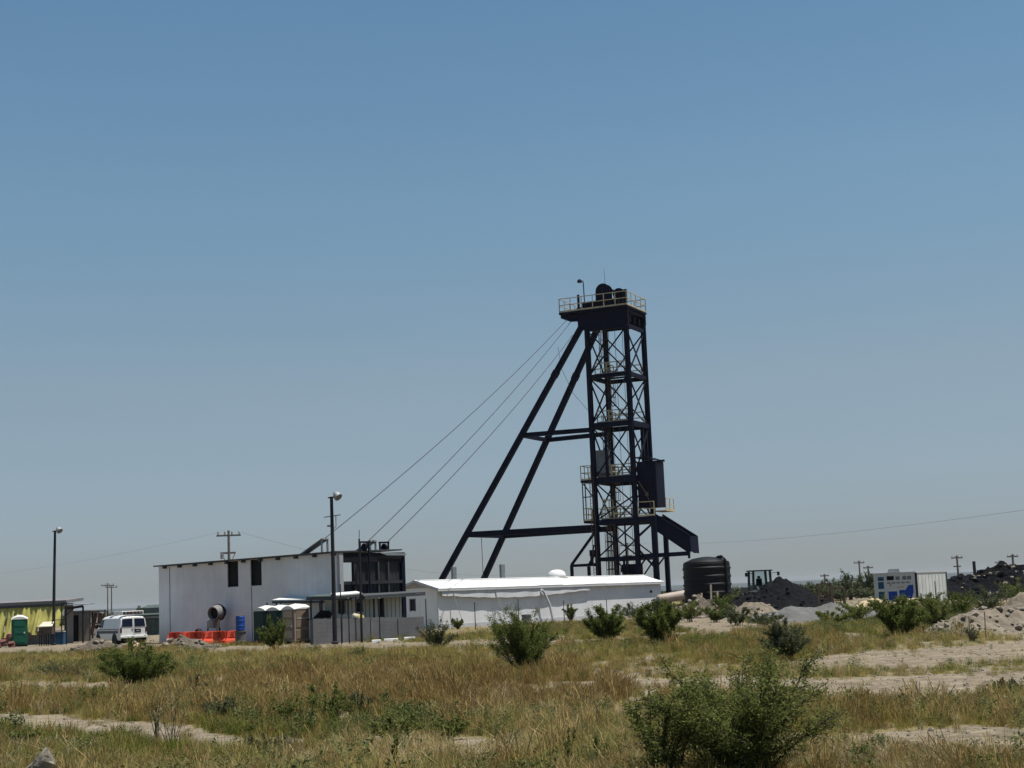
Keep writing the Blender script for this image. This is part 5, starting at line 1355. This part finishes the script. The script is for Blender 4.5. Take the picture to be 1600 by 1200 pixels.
def wire(a, b, sag, r, label):
    r = r * .36
    pts = [a + (b - a) * t - V(0, 0, sag * 4 * t * (1 - t)) for t in np.linspace(0, 1, 17)]
    tag(MB().path(pts, r, 4).build('power_line', 'rope'), label, 'wire', 'power lines')
tp = lambda o, z, dx=0: Vector(o.matrix_basis.translation) + V(dx, 0, z - .1)
wire(tp(PA, zA, -.8), tp(PL, zL), 1.2, .022, 'thin wire from the pole behind the hall towards the left')
wire(tp(PA, zA, .9), tp(PM, zM - 2.4, -.5), 4.4, .028, 'thin sagging wire from the pole behind the hall to the headframe')
wire(tp(PM, zM), tp(PR, zR), 1.2, .03, 'thin wire from behind the headframe towards the right')

# ================================================================== VEGETATION
M['leaf_mesq'] = plantmat('mesquite_leaf', [(.052, .068, .017), (.098, .12, .03), (.145, .165, .044), (.195, .205, .07)], .42)
M['leaf_dark'] = plantmat('dark_shrub_leaf', [(.044, .062, .015), (.09, .115, .027), (.14, .165, .042)], .42)
M['leaf_grey'] = plantmat('grey_shrub_leaf', [(.055, .066, .032), (.085, .095, .046), (.12, .12, .066)], .3)
M['leaf_far'] = plantmat('far_scrub_leaf', [(.055, .07, .032), (.085, .10, .05), (.115, .125, .068)], .3)
def bush_meshes(seed, W, H, nstem=12, twigs=14, leaves=26, ls=.045, lw=.4, spread=1.0, flat=.75, droop=.1, up=.55, stem_r=.014):
    """stems fan out from the base, twigs leave the stems, small leaves sit in pairs along the twigs"""
    g = np.random.default_rng(seed)
    sv, sf = MB(), None
    Ltw = []
    tw_a, tw_b = [], []
    for s in range(nstem):
        a = 2 * math.pi * (s + g.uniform(-.4, .4)) / nstem; rad = math.sqrt(g.uniform(.04, 1)) * W / 2 * spread
        ht = H * math.sqrt(max(.12, 1 - (rad / (W / 2)) ** 2 * flat)) * g.uniform(.58, 1.1)
        b0 = V(g.normal() * .06 * W, g.normal() * .06 * W, -.05)
        tip = V(rad * math.cos(a), rad * math.sin(a), ht)
        mid = b0.lerp(tip, .5) + V(g.normal() * .06 * W - math.cos(a) * .06 * W, g.normal() * .06 * W, H * .06)
        pts = [b0 * (1 - t) ** 2 + mid * (2 * t * (1 - t)) + tip * (t * t) for t in (i_ / 7 for i_ in range(8))]
        sv.path(pts, [stem_r * (1.15 - t) for t in np.linspace(0, .95, 8)], 5)
        for k in range(twigs):
            t = g.uniform(.22, 1.0); i = min(6, int(t * 7)); p = pts[i].lerp(pts[i + 1], t * 7 - i)
            d = (pts[i + 1] - pts[i]).normalized() * up + V(g.normal(), g.normal(), g.normal() * .6 + .25) * .5
            d.normalize(); L = g.uniform(.10, .24) * (H + W) * .5 * (1.15 - .5 * t)
            q = p + d * L - V(0, 0, droop * L)
            tw_a.append(p); tw_b.append(q)
            sv.path([p, p.lerp(q, .5) + V(0, 0, .03 * L), q], [stem_r * .35, stem_r * .25, stem_r * .12], 3, False)
    A = np.array([tuple(p) for p in tw_a]); B = np.array([tuple(p) for p in tw_b]); n = len(A)
    t = g.uniform(.05, 1.05, (n, leaves, 1))
    C = A[:, None] + (B - A)[:, None] * t + g.normal(0, .022 * (W + H) * .5, (n, leaves, 3))
    C = C.reshape(-1, 3); C = C[C[:, 2] > .01]
    m = len(C)
    d = g.normal(size=(m, 3)); d[:, 2] = d[:, 2] * .6 + .35; d /= np.linalg.norm(d, axis=1, keepdims=True)
    e = np.cross(d, g.normal(size=(m, 3))); e /= np.linalg.norm(e, axis=1, keepdims=True)
    s = (ls * g.uniform(.6, 1.35, (m, 1)))
    v = np.stack([C - d * s, C + e * s * lw, C + d * s, C - e * s * lw], 1).reshape(-1, 3)
    q = np.arange(m * 4).reshape(-1, 4)
    return sv, npmesh('foliage', v, q)
def bush(name, label, cat, u, vb, W=None, H=None, px=None, seed=1, leaf='leaf_mesq', d=None, group=None, **k):
    """placed by the pixel where its foot stands; size from its width and height in the photograph"""
    p = gp(u, vb) if d is None else gx(u, d)
    if px: W, H = px[0] * p.y / F, px[1] * p.y / F
    z = hz(p.x, p.y)
    t = thing(name, label, cat, (p.x, p.y, z), 0, group)
    sv, lm = bush_meshes(seed, W, H, **k)
    sv.build('branches', 'bark', t); link('foliage', lm, leaf, t)
    return t
bush('mesquite_bush', 'large open mesquite bush with dark stems in the near grass', 'bush', 1165, 1230, 2.2, 1.5, seed=4, nstem=34, twigs=36, leaves=34, ls=.020, lw=.36, spread=1.05, stem_r=.015, flat=.5, up=.7, droop=.15)
bush('mesquite_bush', 'low sprawling mesquite bush beside the large near one', 'bush', 1040, 1236, 1.0, 1.05, seed=14, nstem=13, twigs=20, leaves=26, ls=.020, lw=.36, flat=.4, up=.8)
bush('mesquite_bush', 'dense rounded dark green bush in the dry grass before the shed\'s middle', 'bush', 818, 1052, px=(124, 92), seed=5, nstem=40, twigs=26, leaves=26, ls=.032, lw=.3, flat=.5, up=1.3, leaf='leaf_dark')
bush('mesquite_bush', 'round green bush at the road edge before the shed\'s right half', 'bush', 948, 1007, px=(72, 55), seed=6, nstem=28, twigs=28, leaves=28, ls=.042, flat=.5, up=1.0, leaf='leaf_dark')
bush('mesquite_bush', 'tall green bush before the end of the long shed', 'bush', 1033, 1012, px=(78, 68), seed=7, nstem=28, twigs=30, leaves=32, ls=.042, flat=.5, up=1.0, leaf='leaf_dark')
bush('mesquite_bush', 'thin grey-green bush at the road edge before the gable of the long shed', 'bush', 684, 1019, px=(62, 46), seed=8, nstem=20, twigs=20, leaves=16, ls=.034, flat=.5, leaf='leaf_grey', up=.9)
bush('mesquite_bush', 'grey-green bush at the edge of the right bare patch', 'bush', 1227, 1029, px=(86, 58), seed=9, nstem=26, twigs=26, leaves=26, ls=.034, flat=.5, leaf='leaf_grey', up=.9)
bush('mesquite_bush', 'bush standing before the dark green portable toilets', 'bush', 428, 1016, px=(50, 48), seed=10, nstem=22, twigs=22, leaves=24, ls=.04, flat=.5, leaf='leaf_dark', up=.9)
bush('mesquite_bush', 'wide dark bush on the left in front of the van', 'bush', 214, 1077, px=(140, 68), seed=11, nstem=30, twigs=30, leaves=30, ls=.030, flat=.6, up=.8, leaf='leaf_dark')
bush('mesquite_bush', 'green bush by the bare strip near the rocky right mounds', 'bush', 1403, 1000, px=(92, 66), seed=12, nstem=26, twigs=28, leaves=28, ls=.042, flat=.55, leaf='leaf_dark', up=.9)
bush('mesquite_bush', 'small green bush right of the office cabin bush, at the mounds\' foot', 'bush', 1462, 985, px=(60, 48), seed=13, nstem=18, twigs=22, leaves=20, ls=.042, flat=.5)
bush('mesquite_bush', 'low pale bush at the track edge on the right', 'bush', 1575, 1096, px=(60, 30), seed=16, nstem=12, twigs=14, leaves=12, ls=.026, leaf='leaf_grey', flat=.5)
bush('weed_shrub', 'dark weedy shrub low in the brown grass left of the middle', 'shrub', 508, 1128, px=(90, 58), seed=17, nstem=14, twigs=18, leaves=20, ls=.026, flat=.5)
bush('weed_shrub', 'small blue-green shrub beside the wide left bush', 'shrub', 308, 1090, px=(42, 34), seed=18, nstem=10, twigs=14, leaves=18, ls=.03, flat=.4, leaf='leaf_grey')
bush('weed_shrub', 'leafy weed shrub in the near grass at the middle', 'shrub', 615, 1160, px=(90, 46), seed=19, nstem=14, twigs=18, leaves=18, ls=.024, flat=.4, leaf='leaf_mesq')
bush('weed_shrub', 'tall weed shrub by the right mound stakes', 'shrub', 1520, 1005, px=(34, 30), seed=20, nstem=10, twigs=10, leaves=8, ls=.03, flat=.4, leaf='leaf_grey')
for i, (u, vb, w_, h_) in enumerate(((268, 1168, 60, 92), (245, 1150, 36, 66))):
    bush('dry_shrub', ('nearly leafless thin shrub beside the near sandy strip', 'smaller nearly leafless shrub just behind the thin one')[i], 'shrub', u, vb, px=(w_, h_), seed=30 + i, nstem=9, twigs=7, leaves=2, ls=.02, flat=.4, up=.9, stem_r=.008)
for i, (u, vb, w_, h_, lb) in enumerate(((890, 1205, 26, 60, 'upright thin weed left of the large mesquite bush'), (938, 1208, 30, 64, 'taller upright weed next to the thin one by the large mesquite'), (618, 1200, 14, 50, 'single dark weed stalk in the pale near grass'), (1075, 1175, 22, 80, 'tall feathery weed rising behind the large mesquite bush'))):
    bush('weed_stalk', lb, 'weed', u, vb, px=(w_, h_), seed=40 + i, nstem=4, twigs=14, leaves=12, ls=.018, flat=.2, up=.8, stem_r=.007)
ws = [(455, 1132, 70, 44, 'leafy weed shrub left of the dark one in the brown grass'), (560, 1120, 60, 40, 'leafy weed shrub right of the dark one in the brown grass'), (700, 1152, 70, 34, 'leafy weed shrub before the small near bare patch'),
      (345, 1128, 60, 36, 'grey-green weed shrub by the end of the near sandy strip'), (150, 1108, 70, 34, 'grey weed shrub just beyond the near sandy strip'), (90, 1062, 90, 26, 'low weed shrub left of the wide left bush'),
      (30, 1168, 70, 34, 'green weed shrub beyond the boulder'), (420, 1182, 80, 36, 'green weed shrub in the near grass'), 
      (1100, 1010, 90, 20, 'low green weed shrub beside the tall bush at the shed end'), (560, 1030, 34, 18, 'small round weed shrub in the golden grass before the block wall')]
for i, (u, vb, w_, h_, lb) in enumerate(ws):
    bush('weed_shrub', lb, 'shrub', u, vb, px=(w_, h_), seed=130 + i, nstem=16, twigs=16, leaves=12, ls=.024, flat=.4, leaf=('leaf_mesq', 'leaf_grey')[i % 2], up=1.0, stem_r=.007)
# weeds along the far shed, tank and cabin
wl_ = [(716, 116, 26, 16, 'weed shrub at the shed wall right of the gable'), (892, 128, 24, 26, 'dark weed shrub against the middle of the long shed wall'), 
       (985, 138, 60, 20, 'low weeds against the right half of the shed wall'), (1040, 100, 40, 46, 'weed shrub at the right corner of the long shed'), (1130, 112, 46, 40, 'green shrub in front of the black tank'),
       (1150, 92, 50, 30, 'green shrub before the tan dirt mound'), (1340, 88, 60, 36, 'green shrub between the gravel heap and the cabin'), (1500, 92, 70, 40, 'leafy shrub in front of the coal behind the lower mound'),
       (1545, 98, 80, 46, 'leafy shrub before the large coal heap'), (1595, 100, 70, 50, 'leafy shrub before the right end of the large coal heap'), (1450, 98, 70, 36, 'leafy shrub before the pale side of the cabin'),
       (1010, 85, 40, 26, 'pale green shrub between the two road edge bushes'), (1410, 104, 50, 22, 'low shrub before the painted face of the cabin'), (1660, 95, 80, 50, 'leafy shrub beyond the right end of the coal heap'), (1250, 104, 50, 18, 'low weeds behind the gravel heap'),
       (1078, 108, 50, 34, 'weed shrub growing over the left of the rubble heap'), (1118, 103, 44, 24, 'low weed shrub growing before the rubble heap'), (1195, 90, 60, 22, 'low weed shrub at the left foot of the gravel heap'), (1300, 86, 70, 20, 'low weed shrub at the right foot of the gravel heap')]
for i, (u, d_, w_, h_, lb) in enumerate(wl_):
    bush('weed_shrub', lb, 'shrub', u, 0, px=(w_, h_), d=d_, seed=60 + i, nstem=16, twigs=16, leaves=16, ls=.055, flat=.45, leaf=('leaf_mesq', 'leaf_dark', 'leaf_far')[i % 3], up=.8)
# far trees on the right and behind
ft = [(1330, 210, 44, 40, 'dark mesquite tree left of the cabin\'s utility poles'), (1360, 230, 36, 34, 'mesquite tree right beside the cabin\'s left end'), (1300, 260, 40, 24, 'mesquite tree behind the steel frames'), (1265, 300, 40, 18, 'far mesquite tree beyond the coal heap'),
      (1690, 200, 90, 40, 'mesquite tree beyond the gantry end'), (-40, 190, 60, 34, 'mesquite tree beyond the tarpaulin shed'), (1150, 330, 30, 14, 'far mesquite tree left of the loader'), (228, 260, 30, 28, 'dark mesquite tree behind the green store')]
for i, (u, d_, w_, h_, lb) in enumerate(ft):
    p = gx(u, d_); W, H = w_ * d_ / F, h_ * d_ / F + .6
    t = thing('mesquite_tree', lb, 'tree', tuple(p), 0, 'far mesquite trees')
    sv, lm = bush_meshes(90 + i, W, H, nstem=14, twigs=16, leaves=16, ls=.11, lw=.5, flat=.45, up=.8, stem_r=.05)
    sv.build('trunk', 'bark', t); link('crown', lm, 'leaf_far', t)

# boulder in the near left corner
import bmesh
p = gp(66, 1222); zb0 = zat(p, 1166)
bm = bmesh.new(); bmesh.ops.create_icosphere(bm, subdivisions=4, radius=1)
w_ = 50 * p.y / F / 2
for v in bm.verts:
    n_ = v.co.copy(); q = max(abs(n_.x) * 1.0 + abs(n_.z) * .62, abs(n_.y))
    v.co = n_ / max(q, .4) * .95
    k_ = float(fbm(np.array([n_.x * 2 + 5 + n_.z]), np.array([n_.y * 2 + n_.z * 2]), 5)[0])
    v.co *= .74 + .52 * k_
    v.co.x *= w_ * 1.15; v.co.y *= w_; v.co.z *= (zb0 + .1) * .8
zmax = max(v.co.z for v in bm.verts)
for v in bm.verts: v.co.z = v.co.z * (zb0 / zmax) if v.co.z > 0 else v.co.z * .3
me = bpy.data.meshes.new('boulder'); bm.to_mesh(me); bm.free()
o = link('boulder', me, 'stone', smooth=False); o.location = (p.x, p.y, 0); o.rotation_euler = (0, .12, .3); o.scale = (1.35, 1.35, 1.0)
tag(o, 'pointed grey boulder half sunk in the near grass', 'boulder')

# ------------------------------------------------------------------ grass, weeds and pebbles (nobody could count them)
def blade_mesh(name, seed, nb, h0, h1, rad, w, lean, seg=3, seed_head=0.0, m=None):
    g = np.random.default_rng(seed)
    vs, qs = [], []; o = 0
    for i in range(nb):
        a = g.uniform(0, 6.28); r = rad * math.sqrt(g.uniform()); bx, by = r * math.cos(a), r * math.sin(a)
        h = g.uniform(h0, h1); dr = g.uniform(0, 6.28); ln = abs(g.normal()) * lean * h + .03
        fa = g.uniform(0, 6.28); wx_, wy_ = math.cos(fa) * w / 2, math.sin(fa) * w / 2
        for k in range(seg + 1):
            t = k / seg; c = (bx + math.cos(dr) * ln * t * t, by + math.sin(dr) * ln * t * t, h * (t - .22 * min(1, ln / h) * t * t) - .02)
            f = (1 - t) ** .7 * .9 + .1
            if seed_head and t > .6: f = seed_head
            vs += [(c[0] - wx_ * f, c[1] - wy_ * f, c[2]), (c[0] + wx_ * f, c[1] + wy_ * f, c[2])]
            if k: qs.append((o + 2 * k - 2, o + 2 * k - 1, o + 2 * k + 1, o + 2 * k))
        o += 2 * (seg + 1)
    me = npmesh(name, np.array(vs), np.array(qs)); me.materials.append(m); return me
def forb_mesh(name, seed, ns, h, rad, ls, m):
    g = np.random.default_rng(seed); vs, qs = [], []; o = 0
    for i in range(ns):
        a = g.uniform(0, 6.28); r = rad * math.sqrt(g.uniform()); b = np.array([r * math.cos(a), r * math.sin(a), 0])
        hh = h * g.uniform(.55, 1.1); tip = b + np.array([g.normal() * .25 * hh, g.normal() * .25 * hh, hh])
        for k in range(16):
            t = g.uniform(.15, 1); c = b + (tip - b) * t + g.normal(0, .02, 3)
            d = g.normal(size=3); d[2] = d[2] * .5 + .3; d /= np.linalg.norm(d); e = np.cross(d, g.normal(size=3)); e /= np.linalg.norm(e)
            s = ls * g.uniform(.6, 1.3); c = c + d * s
            vs += [c - d * s, c + e * s * .35, c + d * s, c - e * s * .35]; qs.append((o, o + 1, o + 2, o + 3)); o += 4
        s_ = np.array([.004, 0, 0]); vs += [b - s_, b + s_, tip + s_ * .4, tip - s_ * .4]; qs.append((o, o + 1, o + 2, o + 3)); o += 4
    me = npmesh(name, np.array(vs), np.array(qs)); me.materials.append(m); return me
M['g_gold'] = plantmat('gold_grass', [(.185, .142, .038), (.29, .23, .066), (.385, .315, .102), (.48, .40, .165)], .3, inst=True)
M['g_green'] = plantmat('green_grass', [(.072, .088, .016), (.122, .135, .024), (.175, .18, .038), (.26, .245, .07)], .3, inst=True)
M['g_brown'] = plantmat('brown_grass', [(.17, .105, .038), (.25, .168, .062), (.33, .24, .10), (.41, .32, .155)], .3, inst=True)
M['g_straw'] = plantmat('straw_grass', [(.22, .17, .095), (.33, .26, .155), (.43, .35, .22), (.52, .43, .29)], .3, inst=True)
M['g_forb'] = plantmat('weed_leaf', [(.045, .062, .018), (.075, .095, .03), (.11, .125, .046), (.15, .155, .066)], .25, inst=True)
def pebble(seed):
    me = rockmesh(seed + 40); return me
def stuff(name, label, meshes, P_, S_, tint, zrot, tilt=.12):
    col = bpy.data.collections.new(name + '_source')
    for i, me in enumerate(meshes):
        ob = bpy.data.objects.new('%s_clump' % name, me); col.objects.link(ob)
    pm = bpy.data.meshes.new(name); n = len(P_)
    pm.vertices.add(n); pm.vertices.foreach_set('co', P_.astype(np.float32).ravel())
    g = np.random.default_rng(len(P_))
    a = pm.attributes.new('scl', 'FLOAT', 'POINT'); a.data.foreach_set('value', S_.astype(np.float32))
    a = pm.attributes.new('tint', 'FLOAT', 'POINT'); a.data.foreach_set('value', tint.astype(np.float32))
    rt = np.stack([g.normal(0, tilt, n), g.normal(0, tilt, n), g.uniform(0, 6.28, n)], -1)
    a = pm.attributes.new('rot', 'FLOAT_VECTOR', 'POINT'); a.data.foreach_set('vector', rt.astype(np.float32).ravel())
    a = pm.attributes.new('pick', 'INT', 'POINT'); a.data.foreach_set('value', g.integers(0, len(meshes), n).astype(np.int32))
    o = link(name, pm, None); o['kind'] = 'stuff'; o['label'] = label
    gt = bpy.data.node_groups.new(name, 'GeometryNodeTree')
    gt.interface.new_socket('Geometry', in_out='INPUT', socket_type='NodeSocketGeometry'); gt.interface.new_socket('Geometry', in_out='OUTPUT', socket_type='NodeSocketGeometry')
    N, L = gt.nodes, gt.links
    gi, go = N.new('NodeGroupInput'), N.new('NodeGroupOutput')
    ci = N.new('GeometryNodeCollectionInfo'); ci.inputs['Collection'].default_value = col; ci.inputs['Separate Children'].default_value = True; ci.inputs['Reset Children'].default_value = True
    ip = N.new('GeometryNodeInstanceOnPoints'); ip.inputs['Pick Instance'].default_value = True
    def na(nm, tp):
        x = N.new('GeometryNodeInputNamedAttribute'); x.data_type = tp; x.inputs['Name'].default_value = nm; return x.outputs['Attribute']
    L.new(gi.outputs[0], ip.inputs['Points']); L.new(ci.outputs[0], ip.inputs['Instance'])
    L.new(na('pick', 'INT'), ip.inputs['Instance Index']); L.new(na('scl', 'FLOAT'), ip.inputs['Scale'])
    er = N.new('FunctionNodeEulerToRotation'); L.new(na('rot', 'FLOAT_VECTOR'), er.inputs[0]); L.new(er.outputs[0], ip.inputs['Rotation'])
    L.new(ip.outputs[0], go.inputs[0])
    md = o.modifiers.new('scatter', 'NODES'); md.node_group = gt
    return o
def ell(u, v, cu, cv, ru, rv): return np.clip(1.25 - ((u - cu) / ru) ** 2 - ((v - cv) / rv) ** 2, 0, 1)
def scatter():
    g = np.random.default_rng(5)
    # candidate points in the field of view, thinner with distance
    n = 175000
    dmin, dmax = 16.0, 200.0
    k = .75
    d = (dmin ** k + g.random(n) * (dmax ** k - dmin ** k)) ** (1 / k)
    x = (g.random(n) - .5) * .84 * d + .012 * d
    z = hgt(x, d); b = bare(x, d); u, v = proj(x, d, z)
    w1 = fbm(x * .25 + 7, d * .25, 3); w2 = fbm(x * .7 + 31, d * .5, 3); w3 = fbm(x * .12 + 3, d * .12 + 8, 3)
    keep = (g.random(n) > np.clip(b * 1.35 - .12, 0, .985)) & (g.random(n) < .45 + .8 * w2)
    keep &= ~((d > 96) & (x < -2) & (g.random(n) > .03)); keep &= ~((d > 121) & (g.random(n) > .45))
    hb = u * 0 + .041 * (u - 800)                 # horizon tilt, so that bands follow the ground
    vb = v + hb
    brown = .2 + .75 * ell(u, v, 690, 1085, 330, 42) + .4 * ell(u, v, 420, 1088, 190, 40) + .6 * ell(u, v, 960, 1082, 110, 26) + .5 * ell(u, v, 860, 1042, 60, 14)
    green = .16 + 1.5 * ell(u, v, 200, 1172, 420, 42) + .8 * ell(u, v, 1120, 1015, 190, 16) + .75 * ell(u, v, 700, 1062, 200, 10) + .7 * ell(u, v, 560, 996, 260, 9) + .8 * ell(u, v, 1500, 1045, 160, 14) + .7 * ell(u, v, 480, 1120, 160, 40) + .6 * ell(u, v, 1000, 1170, 170, 50) + .5 * ell(u, v, 940, 998, 200, 14) + .5 * ell(u, v, 250, 1045, 200, 18) + 1.0 * ell(u, v, 1280, 976, 280, 24)
    gold = .55 + .5 * ell(u, v, 900, 1035, 320, 20) + .5 * ell(u, v, 350, 1030, 420, 16) + .4 * ell(u, v, 1150, 1040, 130, 20)
    straw = .9 * ell(u, v, 620, 1185, 230, 28) + .8 * ell(u, v, 1420, 1180, 260, 40) + .55 * ell(u, v, 820, 1118, 160, 22) + .45 * ell(u, v, 60, 1190, 120, 26) + .25
    forb = .30 + .5 * ell(u, v, 480, 1130, 150, 46) + .5 * ell(u, v, 640, 1150, 120, 24) + .6 * ell(u, v, 1470, 955, 200, 24) + .4 * ell(u, v, 1330, 1095, 160, 18) + .5 * ell(u, v, 200, 1050, 180, 14) + .35 * (vb < 1000) + .7 * ell(u, v, 1280, 972, 280, 22)
    Wt = np.stack([gold * (.4 + w1), green * (.35 + 1.1 * w2), brown * (.4 + w3), straw * (.25 + w2), forb * (.25 + 1.2 * w1)], -1)
    Wt = Wt ** 1.4; Wt /= Wt.sum(1, keepdims=True)
    pick = (np.cumsum(Wt, 1) < g.random((n, 1))).sum(1)
    size = .42 + .5 * w2 + g.normal(0, .12, n)
    size *= np.where(b > .12, .5, 1.0) * np.clip(1.1 - .2 * (d < 24), .8, 1.1)
    size *= np.where(d > 85, .8, 1) * np.where(g.random(n) < .07, 1.65, 1.0)
    tint = np.clip(.5 + (w1 - .5) * 1.6 + g.normal(0, .2, n), 0, 1)
    pb_ = gp(66, 1222); size = size * np.where((np.abs(x - pb_.x) < .5) & (d < pb_.y + .2), .3, 1)
    P_ = np.stack([x, d, z], -1)
    far = d > 55
    cl = {
        0: ('gold_grass', 'dry golden grass covering the field', [blade_mesh('g', i, 46, .16, .42, .20, .009, .35, m=M['g_gold']) for i in range(4)]),
        1: ('green_grass', 'short olive green grass patches in the field', [blade_mesh('g', 10 + i, 50, .14, .36, .20, .010, .45, m=M['g_green']) for i in range(4)]),
        2: ('brown_grass', 'tall reddish brown seeding grass in the middle of the field', [blade_mesh('g', 20 + i, 44, .24, .52, .20, .008, .28, seed_head=1.3, m=M['g_brown']) for i in range(4)]),
        3: ('straw_grass', 'pale bent straw grass at the near edge', [blade_mesh('g', 30 + i, 40, .16, .42, .22, .008, .9, seg=4, m=M['g_straw']) for i in range(4)]),
        4: ('weeds', 'small leafy green weeds scattered through the grass', [forb_mesh('g', 40 + i, 9, .34, .16, .028, M['g_forb']) for i in range(4)])}
    for k_, (nm, lb, ms) in cl.items():
        s = keep & (pick == k_)
        S = size[s] * np.where(d[s] > 60, 1.15, 1)
        stuff(nm, lb, ms, P_[s], np.clip(S, .35, 1.6), tint[s], None)
    # pebbles on the bare ground
    s = (g.random(n) < .16) & (b > .3) & (d < 125)
    stuff('pebbles', 'small pale stones strewn over the bare ground', [pebble(i) for i in range(4)], P_[s], np.abs(g.normal(.008, .016, s.sum())) + .010, tint[s], None, .6)
    # far scrub that reads as one mass
    m = 5200
    d2 = 190 * (1 + g.random(m) ** 1.5 * 14); x2 = (g.random(m) - .5) * .95 * d2
    dens = fbm(x2 * .01 + 3, d2 * .004, 3)
    u2, v2 = proj(x2, d2, np.zeros(m))
    ok = (dens > .42) & ~((d2 < 300) & (x2 < 25))
    ms = []
    for i in range(3):
        sv, lm = bush_meshes(200 + i, 4.2, 1.9, nstem=12, twigs=12, leaves=9, ls=.14, lw=.6, flat=.4, up=.8, stem_r=.04); lm.materials.append(M['leaf_far']); ms.append(lm)
    stuff('far_scrub', 'far low mesquite scrub merging towards the horizon', ms, np.stack([x2, d2, x2 * 0], -1)[ok], (.6 + .7 * g.random(m))[ok], g.random(m)[ok], None, .05)
scatter()

# ------------------------------------------------------------------ air
hzm = bpy.data.materials.new('haze'); hzm.use_nodes = True
N_, L_ = hzm.node_tree.nodes, hzm.node_tree.links
N_.clear(); ou = N_.new('ShaderNodeOutputMaterial'); pv = N_.new('ShaderNodeVolumePrincipled')
pv.inputs['Color'].default_value = (.80, .88, .95, 1); pv.inputs['Density'].default_value = 3.5e-5; pv.inputs['Anisotropy'].default_value = .2
L_.new(pv.outputs[0], ou.inputs['Volume'])
o = MB().b2(-90000, 90000, -400, 14000, -4, 75).build('haze', hzm); o['kind'] = 'stuff'; o['label'] = 'thin pale summer haze in the air over the plain'
